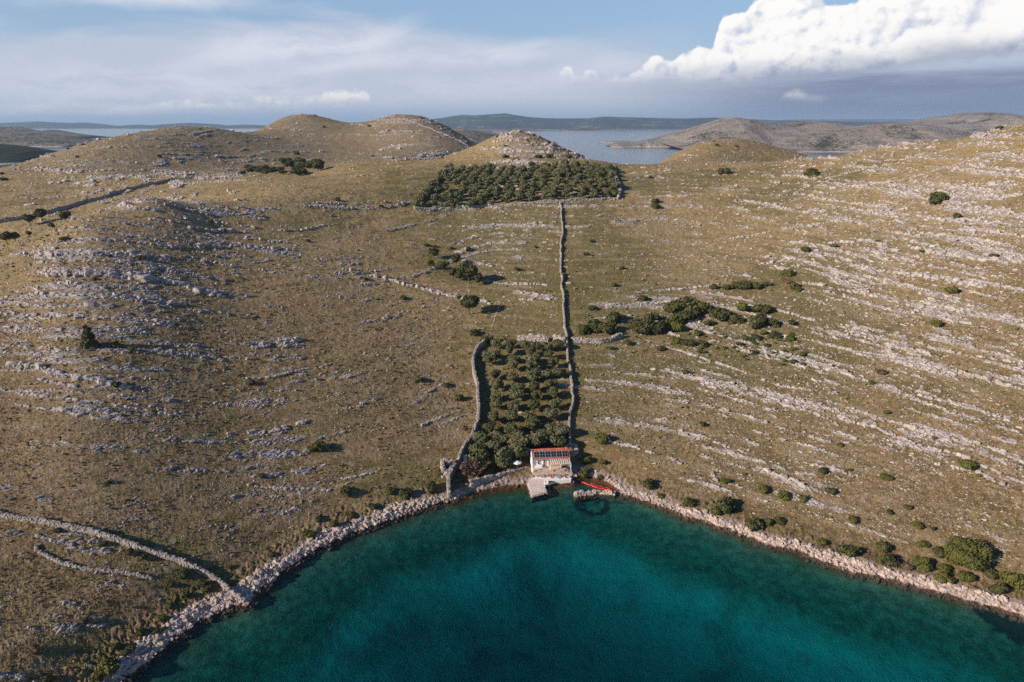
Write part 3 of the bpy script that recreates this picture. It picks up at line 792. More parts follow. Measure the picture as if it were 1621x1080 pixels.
def grad(X, Y, e=3.0):
    return (sample(ZB0, X + e, Y) - sample(ZB0, X - e, Y)) / (2 * e), (sample(ZB0, X, Y + e) - sample(ZB0, X, Y - e)) / (2 * e)

KEEP_OUT = MASK_LG
def hill_stones():
    N = 2200000
    a = rng.uniform(-.95, .95, N); l = rng.uniform(math.log(76), math.log(1300), N)
    Y = np.exp(l); X = a * Y
    L = sample(LG, X, Y); D = sample(DN, X, Y); s_ = sample(sd, X, Y)
    core = sstep(L, -.05, .2)
    clump = sstep(perlin(X / 7, Y / 7, Y * 0 + .5) + .5 * perlin(X / 2.5, Y / 2.5), -.1, .8)
    p = core * .26 + sstep(D, .05, .8) * (.02 + .09 * clump) + .010 + .014 * clump
    p = p * sstep(s_, 5, 9) * (1 - sample(KEEP_OUT, X, Y) * .93) * (1 - .8 * sample(MASK_UG, X, Y))
    # less crowding seen from afar, where every clump covers more ground
    p *= np.where(Y > 600, .55, 1.0)
    k = rng.random(N) < p
    X, Y, core = X[k], Y[k], core[k]
    n = len(X)
    gx, gy = grad(X, Y); along = np.arctan2(gx, -gy)
    sc_ = np.clip(Y / 190, .50, 4.0) ** .82 * np.minimum(rng.lognormal(-.52, .42, n), 1.5)
    S = np.stack([sc_ * rng.uniform(.6, 1.55, n), sc_ * rng.uniform(.35, .6, n), sc_ * rng.uniform(.28, .5, n)], 1) * (.62 + .38 * core)[:, None]
    rz = along + rng.normal(0, .22, n)
    Zg = sample(ZT, X, Y)
    P = np.stack([X, Y, Zg + S[:, 2] * rng.uniform(-.05, .25, n)], 1)
    print('hill stones', n)
    big = S[:, 0] > 1.25 * np.clip(Y / 190, .5, 4)
    scatter_rocks('limestone_rubble', P[~big], S[~big], rz[~big], 8, M_LIME, 3, 'grey limestone rubble strewn over the dry grass slopes')
    scatter_rocks('limestone_blocks', P[big], S[big], rz[big], 26, M_LIME, 5, 'larger grey limestone blocks along the bedding ledges')
hill_stones()

# prominent ledges seen as rows of big weathered blocks: photo polyline, block size, rows
LEDGES = [([(792, 477), (787, 494), (779, 517)], .35, 1), ([(90, 385), (160, 380), (230, 386), (290, 392)], 1.5, 2), ([(20, 520), (120, 526), (240, 530)], 1.1, 1), ([(0, 545), (100, 552), (200, 560)], 1.0, 1), ([(330, 372), (400, 378), (470, 388)], 1.4, 1), ([(60, 418), (180, 416), (270, 422)], 1.4, 1), ([(20, 640), (120, 655), (220, 672)], .8, 1), ([(40, 470), (150, 472), (290, 482)], 1.3, 2), ([(20, 622), (110, 632), (200, 645), (290, 660)], .9, 1), ([(58, 407), (110, 404), (160, 402), (215, 405), (272, 410)], 1.7, 3), ([(70, 430), (120, 434), (170, 437), (230, 442), (288, 447)], 2.0, 4), ([(90, 452), (140, 455), (165, 455)], 1.8, 2),
          ([(296, 458), (322, 463), (344, 467)], 2.2, 3), ([(318, 390), (370, 387), (420, 393), (468, 398)], 1.8, 2), ([(340, 350), (400, 360), (450, 366), (515, 358)], 1.6, 1), ([(190, 325), (215, 332), (255, 334)], 2.0, 2),
          ([(300, 362), (350, 365), (400, 368)], 1.9, 1), ([(232, 348), (262, 350), (290, 353)], 1.7, 1), ([(385, 376), (455, 384)], 1.6, 1), ([(400, 418), (425, 412)], 1.5, 1), ([(440, 420), (490, 428)], 1.2, 1),
          ([(546, 428), (575, 434), (612, 441), (650, 452), (690, 463), (730, 471), (776, 480)], 1.7, 2), ([(734, 415), (760, 418), (780, 421)], 1.5, 2), ([(762, 444), (790, 449), (870, 451)], 1.2, 1),
          ([(800, 476), (850, 474), (885, 473)], 1.5, 1), ([(710, 359), (780, 357), (800, 357)], 1.2, 1), ([(822, 355), (884, 352)], 1.4, 1), ([(660, 385), (640, 383)], .8, 1),
          ([(0, 495), (70, 500), (140, 503), (200, 506), (272, 511)], 1.3, 2), ([(8, 480), (90, 486), (160, 484)], 1.2, 1), ([(10, 578), (60, 582), (110, 596), (170, 605), (200, 612)], 1.5, 2), ([(60, 602), (120, 612)], 1.2, 1), ([(120, 645), (190, 660)], .9, 1),
          ([(402, 552), (440, 544), (475, 537)], 1.3, 2), ([(438, 566), (470, 562)], 1.2, 1), ([(392, 600), (430, 598), (480, 585), (530, 575)], .9, 1), ([(396, 686), (440, 680), (495, 666)], 1.1, 2), ([(210, 640), (290, 652)], .9, 1), ([(390, 768), (450, 773), (520, 775)], .8, 1), ([(540, 760), (600, 745)], .8, 1),
          ([(1452, 482), (1490, 488), (1530, 493), (1575, 500), (1621, 508)], 1.7, 2), ([(1500, 315), (1560, 312), (1621, 308)], 1.9, 2), ([(1450, 345), (1520, 350), (1560, 345)], 1.6, 2), ([(1520, 365), (1621, 372)], 1.5, 1), ([(1310, 385), (1380, 380), (1400, 392)], 1.5, 2), ([(1470, 400), (1540, 408), (1621, 415)], 1.7, 2),
          ([(1370, 425), (1420, 432), (1480, 440), (1560, 455)], 1.6, 2), ([(1500, 300), (1560, 290), (1621, 285)], 1.6, 1), ([(1270, 448), (1320, 455), (1390, 470)], 1.3, 1), ([(1200, 330), (1290, 310), (1400, 290), (1500, 265), (1600, 240)], 1.1, 1), ([(1150, 380), (1250, 362), (1330, 348), (1440, 330)], 1.1, 1),
          ([(1400, 255), (1500, 238), (1600, 215)], 1.1, 1), ([(1300, 285), (1400, 262), (1500, 238)], 1.0, 1), ([(1200, 420), (1280, 405), (1350, 402)], 1.2, 1),
          ([(1085, 556), (1120, 570), (1160, 582), (1200, 600), (1240, 612), (1290, 620)], .9, 1), ([(1260, 630), (1310, 645), (1370, 655), (1405, 668), (1430, 673), (1480, 692), (1540, 702), (1621, 735)], .95, 1), ([(1330, 665), (1390, 678), (1440, 700), (1490, 713), (1530, 725), (1580, 748), (1621, 765)], .95, 1),
          ([(1085, 590), (1130, 600), (1180, 615), (1240, 640), (1290, 657), (1330, 675)], .8, 1), ([(1200, 740), (1225, 752), (1250, 760), (1275, 770)], 1.2, 1), ([(1130, 700), (1180, 716)], .8, 1), ([(965, 700), (1000, 707), (1040, 718), (1070, 728), (1088, 742)], 1.0, 1), ([(1128, 748), (1135, 765)], 1.0, 1),
          ([(1250, 570), (1330, 590), (1400, 612), (1500, 640), (1600, 660)], .85, 1), ([(1280, 520), (1350, 530), (1440, 545), (1540, 565), (1621, 578)], 1.0, 1), ([(1500, 590), (1560, 600), (1621, 615)], 1.3, 1), ([(1350, 560), (1430, 575), (1520, 600)], .8, 1),
          ([(1480, 735), (1540, 745), (1600, 770)], 1.0, 1), ([(1300, 545), (1350, 556), (1420, 566)], .8, 1), ([(960, 488), (1000, 482), (1060, 478)], 1.3, 2), ([(1020, 461), (1100, 455), (1140, 450)], 1.1, 1), ([(1120, 478), (1180, 482), (1230, 490), (1290, 508)], 1.2, 1), ([(930, 506), (1000, 500)], 1.0, 1),
          ([(1092, 507), (1110, 512)], 2.0, 3), ([(1060, 530), (1075, 534)], 1.5, 2), ([(1040, 548), (1080, 556), (1110, 566)], 1.0, 1), ([(790, 243), (830, 240), (870, 243), (930, 248)], 2.0, 3), ([(800, 214), (820, 210), (845, 214)], 2.4, 3), ([(640, 190), (690, 208), (740, 230)], 2.4, 2), ([(780, 226), (840, 226), (880, 232)], 2.0, 1),
          ([(60, 270), (120, 274), (200, 270), (270, 272), (300, 280)], 2.2, 2), ([(40, 315), (100, 312)], 1.6, 1), ([(1460, 370), (1540, 380), (1621, 390)], 1.4, 1), ([(560, 280), (600, 275)], 1.2, 1), ([(18, 845), (35, 848)], 1.2, 2), ([(60, 850), (110, 862), (150, 880)], .8, 1)]
def ledges():
    Ps, Ss, Rs = [], [], []
    for px, size, rows in LEDGES:
        W = np.array([hit(u, v) for u, v in px])
        # lie down along the hillside between the seen points
        seg = np.linalg.norm(np.diff(W[:, :2], axis=0), axis=1); Lt = seg.sum()
        size = size * .52
        k = int(Lt / (size * .62)) + 1
        for r_ in range(rows):
            t = np.sort(rng.uniform(0, Lt, k)); c = np.concatenate([[0], np.cumsum(seg)])
            keep = perlin(t / (size * 7) + r_ * 9, t * 0 + px[0][0]) > -.32
            t = t[keep]
            x = np.interp(t, c, W[:, 0]); y = np.interp(t, c, W[:, 1])
            x = x + size * .9 * perlin(t / (size * 9), t * 0 + 3.3 + r_)
            gx, gy = grad(x, y); gn = np.hypot(gx, gy) + 1e-6
            off = (r_ - (rows - 1) / 2) * size * .95 + rng.normal(0, size * .28, len(t)) + size * 1.6 * perlin(t / (size * 14), t * 0 + r_)
            x += gx / gn * off; y += gy / gn * off
            s = size * rng.lognormal(0, .32, len(t))
            S = np.stack([s * rng.uniform(.8, 1.5, len(t)), s * rng.uniform(.7, 1.0, len(t)), s * rng.uniform(.6, 1.05, len(t))], 1)
            Ps.append(np.stack([x, y, sample(ZT, x, y) + S[:, 2] * .12], 1)); Ss.append(S); Rs.append(np.arctan2(gx, -gy) + rng.normal(0, .25, len(t)))
    P, S, Rz = np.concatenate(Ps), np.concatenate(Ss), np.concatenate(Rs)
    print('ledge blocks', len(P))
    scatter_rocks('limestone_ledges', P, S, Rz, 26, M_LIME, 21, 'weathered limestone ledges standing out of the slopes in long rows', .14)
ledges()

def shore_stones():
    N = 900000
    a = rng.uniform(-1.05, 1.05, N); l = rng.uniform(math.log(60), math.log(160), N)
    Y = np.exp(l); X = a * Y
    s_ = sample(sd, X, Y)
    wide = np.where(X < -12, 3.0, 1.8) * (1 + .45 * perlin(X / 9, Y / 9))
    p = sstep(s_, -1.6, -.2) * sstep(s_, wide, wide * .55)
    pB = np.array([onplane(u, v, .6) for u, v in [(722, 800), (735, 770), (838, 740), (910, 740), (912, 775), (838, 790)]])
    p = p * np.where(in_poly(X, Y, pB), .06, 1.0)
    pC = np.array([onplane(u, v, .2) for u, v in [(908, 757), (921, 750), (948, 758), (968, 765), (978, 778), (970, 785), (906, 790)]])
    p = p * np.where(in_poly(X, Y, pC) & (s_ < .5), 0.0, 1.0)
    k = rng.random(N) < p * .7
    X, Y, s_ = X[k], Y[k], s_[k]; n = len(X); print('shore stones', n)
    sc_ = np.minimum(rng.lognormal(-1.12, .5, n), .85)
    S = np.stack([sc_ * rng.uniform(.8, 1.5, n), sc_ * rng.uniform(.6, 1.0, n), sc_ * rng.uniform(.5, .85, n)], 1)
    S *= np.where(Y > 130, .8, 1.0)[:, None]
    P = np.stack([X, Y, sample(ZT, X, Y) + S[:, 2] * .1], 1)
    scatter_rocks('shore_rocks', P, S, rng.uniform(0, 6.3, n), 26, M_SHORE, 31, 'pale pinkish limestone rocks fringing the turquoise water', .4)
shore_stones()

# ------------------------------------------------------------------ dry-stone walls
def path_px(px):
    return np.array([hit(u, v)[:2] for u, v in px])
def stone_wall(name, W, width, height, label, cat='stone wall', stone=.36, mat=None, taper=None, group=None, base=None, wob=.3):
    """one dry-stone wall: a filled core and courses of individually laid stones"""
    W = np.asarray(W, float); mat = mat or M_WALL
    seg = np.linalg.norm(np.diff(W, axis=0), axis=1); c = np.concatenate([[0], np.cumsum(seg)]); Lt = c[-1]
    def at(t):
        x = np.interp(t, c, W[:, 0]); y = np.interp(t, c, W[:, 1])
        e = 1.5; dx = np.interp(t + e, c, W[:, 0]) - np.interp(t - e, c, W[:, 0]); dy = np.interp(t + e, c, W[:, 1]) - np.interp(t - e, c, W[:, 1])
        L = np.hypot(dx, dy) + 1e-9; nx, ny = -dy / L, dx / L
        w = wob * perlin(t / 7.0, t * 0 + W[0, 0])
        return x + nx * w, y + ny * w, nx, ny, np.arctan2(dy, dx)
    def hh(t):
        h = height * np.clip(1 + .30 * perlin(t / 6.1, t * 0 + 1.7 + W[0, 0]) + .20 * perlin(t / 1.4, t * 0 + 5.7), .45, 1.3)
        if taper is not None: h = h * np.interp(t / Lt, [0, 1], taper)
        return h
    gz = (lambda x, y: sample(ZT, x, y)) if base is None else base
    # core
    t = np.linspace(0, Lt, max(int(Lt / .8), 2)); x, y, nx, ny, an = at(t); h = hh(t) * .88; V = []
    for s, q in ((-1, 0), (-1, 1), (1, 1), (1, 0)):
        w = width * (.46 if q == 0 else .34)
        xx, yy = x + nx * w * s, y + ny * w * s
        V.append(np.stack([xx, yy, (gz(xx, yy) - .4) if q == 0 else np.maximum(gz(x, y), gz(xx, yy)) + h], 1))
    m = len(t); V = np.stack(V, 1).reshape(-1, 3); F = []
    for i in range(m - 1):
        for k in range(3): F.append((i * 4 + k, i * 4 + k + 1, i * 4 + 5 + k, i * 4 + 4 + k))
    F.append((0, 3, 2, 1)); e = (m - 1) * 4; F.append((e, e + 1, e + 2, e + 3))
    # stones
    U, Fq = unit_rocks(8, 14, 77); U = np.array(U)
    Ps, Ss, Rz = [], [], []
    rows = max(int(height / (stone * .72)), 1)
    for side in (-1, 1, 0):
        for r_ in range(rows + 1):
            if side == 0 and r_ != rows: continue
            k = int(Lt / (stone * .95)) + 1
            reps = 2 if (side == 0) else 1
            for _ in range(reps):
                tt = np.sort(rng.uniform(0, Lt, k)); x, y, nx, ny, an = at(tt)
                hq = hh(tt); f = (r_ + .45) / (rows + .5)
                if side == 0: f = .95
                w = width * (.5 - .13 * f)
                o_ = side * (w - stone * .35) if side else rng.uniform(-.5, .5, len(tt)) * (width * .62)
                xx = x + nx * o_; yy = y + ny * o_
                zz = gz(x, y) * .5 + gz(xx, yy) * .5 + hq * f + rng.normal(0, .04, len(tt))
                s = stone * rng.lognormal(0, .25, len(tt))
                Ps.append(np.stack([xx, yy, zz], 1)); Ss.append(np.stack([s * 1.25, s * .95, s * .75], 1)); Rz.append(an + rng.normal(0, .3, len(tt)))
    P, S, Rz = np.concatenate(Ps), np.concatenate(Ss), np.concatenate(Rz); nS = len(P)
    v = U[rng.integers(0, len(U), nS)] * S[:, None, :]
    cs, sn = np.cos(Rz)[:, None], np.sin(Rz)[:, None]; xx, yy = v[..., 0].copy(), v[..., 1].copy()
    v[..., 0] = xx * cs - yy * sn; v[..., 1] = xx * sn + yy * cs
    tl = rng.normal(0, .2, nS)[:, None]; zz = v[..., 2].copy(); v[..., 2] = zz + v[..., 0] * tl
    v += P[:, None]
    F2 = (Fq[None] + len(V) + (np.arange(nS) * 8)[:, None, None]).reshape(-1, 4)
    V = np.concatenate([V, v.reshape(-1, 3)]); F = np.concatenate([np.array(F), F2])
    o = link(bpy.data.objects.new(name, np_mesh(name, V, F, mat)))
    tag(o, label, cat, group); return o

def walls():
    stone_wall('dry_stone_wall', path_px([(712, 789), (711, 764), (719, 745), (732, 723), (745, 700), (757, 675), (758, 645), (757, 617), (750, 595), (748, 573), (757, 553), (768, 545)]), .7, 1.8,
               'tall curving dry-stone wall along the left side of the lower olive grove, ending in the sea', stone=.3)
    stone_wall('dry_stone_wall', path_px([(905, 712), (903, 687), (901, 673), (905, 650), (908, 631), (904, 612), (903, 595), (901, 573), (897, 548), (895, 520), (893, 507), (892, 467), (888, 440), (888, 403), (890, 357), (887, 322)]), .5, 1.0,
               'very long straight dry-stone wall climbing from behind the house to the upper grove', stone=.27, wob=.6)
    stone_wall('dry_stone_wall', path_px([(656, 333), (690, 333), (718, 333), (764, 329), (818, 325), (887, 321), (930, 318), (978, 316)]), .8, 1.1, 'pale dry-stone wall along the lower edge of the upper olive grove', stone=.6)
    stone_wall('dry_stone_wall', path_px([(656, 332), (672, 315), (690, 297), (708, 269)]), .8, 1.1, 'dry-stone wall along the slanting left edge of the upper olive grove', stone=.6)
    stone_wall('dry_stone_wall', path_px([(978, 316), (982, 305), (979, 292), (974, 280), (971, 264)]), 1.2, 1.2, 'dry-stone wall along the right edge of the upper olive grove', stone=.6)
    stone_wall('dry_stone_wall', path_px([(-60, 808), (-3, 817), (50, 825), (100, 835), (150, 847), (187, 858), (233, 875), (273, 888), (313, 905), (347, 923), (363, 938), (387, 955)]), .52, .9,
               'long dry-stone wall crossing the lower left slope down into the water', stone=.27)
    stone_wall('dry_stone_wall', path_px([(56, 865), (57, 874), (75, 882), (100, 893), (130, 902), (165, 906), (200, 908), (240, 914)]), .45, .3, 'low tumbled stone wall below the long wall on the lower left slope', stone=.3)
    stone_wall('dry_stone_wall', path_px([(-40, 362), (0, 354), (50, 345), (100, 333), (135, 322), (165, 315), (200, 303), (230, 296), (270, 288), (310, 283), (345, 280.5), (378, 280)]), 1.1, 2.0, 'dark stone wall snaking over the grassy saddle behind the rocky left hill', stone=.6)
    stone_wall('dry_stone_wall', path_px([(290, 293), (330, 290), (392, 287)]), 1.2, 1.1, 'short faint stone wall just below the snaking wall on the saddle', stone=.6)
    stone_wall('terrace_wall', path_px([(820, 538), (845, 540), (868, 541)]), 1.0, 1.7, 'pale terrace wall above the top row of trees in the lower grove', stone=.5)
    stone_wall('terrace_wall', path_px([(877, 541), (893, 545)]), 1.0, 1.8, 'short terrace wall in the top right corner of the lower grove', stone=.5)
    stone_wall('terrace_wall', path_px([(906, 541), (925, 542), (950, 543), (968, 540), (985, 534)]), 1.0, 1.2, 'terrace wall under the dark bushes right of the long climbing wall', stone=.5)
walls()

# ------------------------------------------------------------------ plants
def leaf_material(name, lo, hi, warm=(.12, .11, .035)):
    m, T, b = new_mat(name)
    pos = T.geo(); oi = T.n.new('ShaderNodeObjectInfo')
    rnd = oi.outputs['Random']
    n = T.noise(pos, 1.3, 3, .6); n2 = T.noise(pos, 5.0, 2, .6)
    c = T.mix(T.ramp(T.m('ADD', T.m('MULTIPLY', n, .6), T.m('MULTIPLY', n2, .5)), .35, .75), lo, hi)
    c = T.mix(T.m('MULTIPLY', rnd, .45), c, warm)
    T.l.new(c, b.inputs['Base Color']); b.inputs['Roughness'].default_value = .7; b.inputs['Specular IOR Level'].default_value = .2
    return m
M_OLIVE = leaf_material('olive_leaves', (.050, .060, .022), (.135, .140, .058), (.19, .19, .115))
M_DARK = leaf_material('dark_evergreen_leaves', (.030, .038, .015), (.085, .095, .038))
M_BRIGHT = leaf_material('fresh_green_leaves', (.050, .060, .014), (.120, .130, .036), (.13, .12, .03))
M_DRYBUSH = leaf_material('brownish_twigs', (.09, .062, .04), (.17, .12, .08), (.16, .09, .06))
m_, T_, b_ = new_mat('bark'); M_BARK = m_
T_.l.new(T_.mix(T_.noise(T_.geo(), 6, 4), (.06, .045, .035), (.16, .13, .10)), b_.inputs['Base Color'])

def crown_mesh(name, seed, mat, lobes=7, flat=.8, leaf=.13, n=1500, spread=.55, cone=0.0, core=True):
    g = np.random.default_rng(seed)
    L = []
    for i in range(lobes):
        a = g.uniform(0, 6.28) if i else 0; r = (g.uniform(.3, 1) ** .6) * spread if i else 0
        h = g.uniform(-.25, .5) * flat
        if cone: h = (i / max(lobes - 1, 1)) * 1.7 - .5; r = r * (1 - .55 * (h + .5) / 1.7) * .6
        rad = g.uniform(.36, .56) * (1 - (cone * .42 * (h + .5) if cone else 0))
        L.append((math.cos(a) * r, math.sin(a) * r, h, rad))
    L = np.array(L)
    per = n // lobes; Vs, Fs = [], []; k = 0
    for cx, cy, cz, rr in L:
        d = g.normal(size=(per, 3)); d /= np.linalg.norm(d, axis=1)[:, None]
        shell = rr * (g.uniform(.78, 1.0, per) + .22 * (g.random(per) < .12) * g.random(per))
        # clumpy surface
        bumpy = 1 + .16 * np.sin(d[:, 0] * 7 + cx * 9) * np.sin(d[:, 1] * 6 + cy * 9) * np.cos(d[:, 2] * 5)
        p = np.array([cx, cy, cz]) + d * (shell * bumpy)[:, None] * np.array([1, 1, flat])
        q = (p - L[:, :3][:, None] ).transpose(1, 0, 2); q[..., 2] /= flat
        ins = (np.linalg.norm(q, axis=2) < L[:, 3] * .72).any(1)
        p, d = p[~ins], d[~ins]; m = len(p)
        nrm = d + g.normal(0, .55, (m, 3)); nrm /= np.linalg.norm(nrm, axis=1)[:, None]
        t = np.cross(nrm, g.normal(size=(m, 3))); t /= np.linalg.norm(t, axis=1)[:, None] + 1e-9
        bt = np.cross(nrm, t); s = leaf * g.uniform(.5, 1.2, m)[:, None]
        quad = np.stack([p - t * s, p - bt * s * .6 + nrm * s * .2, p + t * s, p + bt * s * .6 - nrm * s * .2], 1)
        Vs.append(quad.reshape(-1, 3)); Fs.append(np.arange(m * 4).reshape(-1, 4) + k); k += m * 4
        if core:
            # rough dark heart
            th = np.linspace(0, math.pi, 6)[1:-1]; ph = np.linspace(0, 2 * math.pi, 9)[:-1]
            c = [(0, 0, 1)] + [(math.sin(a) * math.cos(b), math.sin(a) * math.sin(b), math.cos(a)) for a in th for b in ph] + [(0, 0, -1)]
            c = np.array(c) * (rr * .80 * g.uniform(.85, 1.1, (len(c), 1))) * np.array([1, 1, flat]) + np.array([cx, cy, cz])
            f = []
            for a in range(3):
                for b in range(8): f.append((1 + a * 8 + b, 1 + a * 8 + (b + 1) % 8, 1 + (a + 1) * 8 + (b + 1) % 8, 1 + (a + 1) * 8 + b))
            for b in range(8):
                f.append((0, 1 + (b + 1) % 8, 1 + b, 1 + b)); f.append((33, 25 + b, 25 + (b + 1) % 8, 25 + (b + 1) % 8))
            f = [q for q in f if len(set(q)) == 4]
            Vs.append(c); Fs.append(np.array(f) + k); k += len(c)
    return np_mesh(name, np.concatenate(Vs), np.concatenate(Fs), mat, False)

def trunk_mesh(seed, forks=3):
    """a tapered trunk that forks into limbs, unit tree: crown centre at z=1"""
    g = np.random.default_rng(seed); V, F = [], []
    def tube(pts, r0, r1, k=6):
        b = len(V); n = len(pts)
        for i, p in enumerate(pts):
            r = r0 + (r1 - r0) * i / (n - 1)
            for j in range(k):
                a = 6.283 * j / k; V.append((p[0] + r * math.cos(a), p[1] + r * math.sin(a), p[2]))
        for i in range(n - 1):
            for j in range(k): F.append((b + i * k + j, b + i * k + (j + 1) % k, b + (i + 1) * k + (j + 1) % k, b + (i + 1) * k + j))
    lean = g.normal(0, .05, 2)
    tube([(0, 0, -.15), (lean[0] * .5, lean[1] * .5, .2), (lean[0], lean[1], .45)], .11, .08)
    for i in range(forks):
        a = 6.283 * i / forks + g.uniform(-.4, .4)
        tube([(lean[0], lean[1], .4), (lean[0] + .18 * math.cos(a), lean[1] + .18 * math.sin(a), .7), (lean[0] + .42 * math.cos(a), lean[1] + .42 * math.sin(a), 1.05)], .07, .02)
    return np_mesh('trunk', V, F, M_BARK, True)

CROWN_O = [crown_mesh('olive_crown', 100 + i, M_OLIVE, lobes=8 + i % 3, n=2000) for i in range(5)]
CROWN_G = [crown_mesh('grey_crown', 130 + i, M_DRYBUSH, lobes=7, n=1300, core=False) for i in range(1)]
CROWN_S = [crown_mesh('olive_crown_far', 110 + i, M_OLIVE, lobes=7, n=900, leaf=.17) for i in range(4)]
TRUNKS = [trunk_mesh(120 + i, 3 + i % 2) for i in range(3)]
BUSH_D = [crown_mesh('shrub_dark', 140 + i, M_DARK, lobes=7 + i, n=1500, flat=.75) for i in range(4)]
BUSH_F = [crown_mesh('shrub_bright', 150 + i, M_BRIGHT, lobes=8 + i, n=1700, flat=.7) for i in range(3)]
BUSH_B = [crown_mesh('shrub_brown', 160 + i, M_DRYBUSH, lobes=7, n=1100, flat=.65, core=False) for i in range(2)]
CONIF = [crown_mesh('conifer_crown', 170 + i, M_DARK, lobes=9, n=2200, flat=1.0, cone=1.0, leaf=.12) for i in range(2)]

def ground_z(x, y): return float(sample(ZT, np.array([x]), np.array([y]))[0])

def tree(name, x, y, r, hgt, crown, label, cat, group, seed=0, flat=1.0):
    g = random.Random(seed)
    t = empty(name, (x, y, ground_z(x, y)), g.uniform(0, 6.28))
    tag(t, label, cat, group)
    c = link(bpy.data.objects.new('crown', crown), t); c.location = (0, 0, hgt); c.scale = (r * g.uniform(.9, 1.15), r * g.uniform(.8, 1.1), r * flat * g.uniform(.85, 1.15)); c.rotation_euler = (g.uniform(-.15, .15), g.uniform(-.15, .15), 0)
    k = link(bpy.data.objects.new('trunk', TRUNKS[seed % 3]), t); k.scale = (r * .7, r * .7, hgt * .95)
    return t

ORD = ['first', 'second', 'third', 'fourth', 'fifth', 'sixth', 'seventh', 'eighth', 'ninth', 'tenth', 'eleventh', 'twelfth', 'thirteenth', 'fourteenth', 'fifteenth', 'sixteenth', 'seventeenth', 'eighteenth', 'nineteenth', 'twentieth',
       'twenty-first', 'twenty-second', 'twenty-third', 'twenty-fourth', 'twenty-fifth', 'twenty-sixth', 'twenty-seventh', 'twenty-eighth', 'twenty-ninth', 'thirtieth']

def lower_grove():
    rows = [[(345, 92), (425, 88), (505, 92), (570, 105), (640, 98), (695, 98)], [(285, 148), (335, 152), (418, 128), (545, 135), (645, 152)], [(300, 185), (440, 172), (552, 182), (668, 200)],
            [(440, 215), (545, 220), (688, 250)], [(335, 268), (440, 280), (557, 270), (648, 262)], [(352, 330), (470, 342), (560, 337), (655, 322)], [(338, 390), (462, 386), (570, 385), (672, 370)],
            [(345, 442), (448, 444), (553, 446), (680, 440)], [(335, 512), (440, 508), (540, 508), (660, 500)], [(310, 572), (425, 582), (548, 556), (660, 572), (722, 598)],
            [(258, 640), (360, 640), (468, 632), (588, 636), (692, 640)], [(238, 692), (335, 690), (468, 682), (560, 662)], [(245, 752), (372, 735), (482, 712)], [(195, 812), (380, 765)]]
    big = {9: 1.05, 10: 1.15, 11: 1.25, 12: 1.45, 13: 1.2}
    n = 0
    for ri, row in enumerate(rows):
        row = sorted(row)
        for ci, (cx, cy) in enumerate(row):
            u, v = 690 + cx / 3.6, 520 + cy / 3.6
            k = big.get(ri, 1.0); r = (1.95 + .55 * random.random()) * k
            h = 1.75 * k
            p = hit(u, v + h * 5.2 * (190 / 200))
            grey = (ri == 13 and ci == 0)
            crown = CROWN_G[0] if grey else CROWN_O[(ri * 3 + ci * 2) % 5]
            pos = 'only' if len(row) == 1 else ORD[ci]
            lab = f'olive tree in the lower walled grove, {ORD[ri]} row from the top, {pos} from the left'
            if grey: lab = 'greyish half bare olive tree in the lowest corner of the lower grove'
            tree('olive_tree', p[0], p[1], r, h, crown, lab, 'olive tree', 'olive trees in the lower walled grove', seed=n, flat=.95); n += 1
lower_grove()

def upper_grove():
    BL, BR, TL, TR = [hit(*q)[:2] for q in ((661, 330), (974, 313), (714, 272), (962, 270))]
    n = 0; rows = 13
    for ri in range(rows):
        s = ri / (rows - 1)
        A, B = BL + (TL - BL) * s, BR + (TR - BR) * s
        L = np.linalg.norm(B - A); k = int(L / 6.4)
        ci = 0
        for j in range(k + 1):
            if random.random() < .09 and 0 < j < k: continue
            p = A + (B - A) * (j / k) + np.array([random.uniform(-1.5, 1.5), random.uniform(-1.6, 1.6)])
            r = random.uniform(2.5, 3.7)
            ground = f'{ORD[ri]} row up' if ri else 'row along the lower wall'
            lab = f'olive tree in the upper grove, {ground}, {ORD[ci]} from the left'
            tree('olive_tree', p[0], p[1], r, r * .82, CROWN_S[n % 4], lab, 'olive tree', 'olive trees of the upper grove', seed=n, flat=.85); n += 1; ci += 1
    print('upper grove', n)
upper_grove()

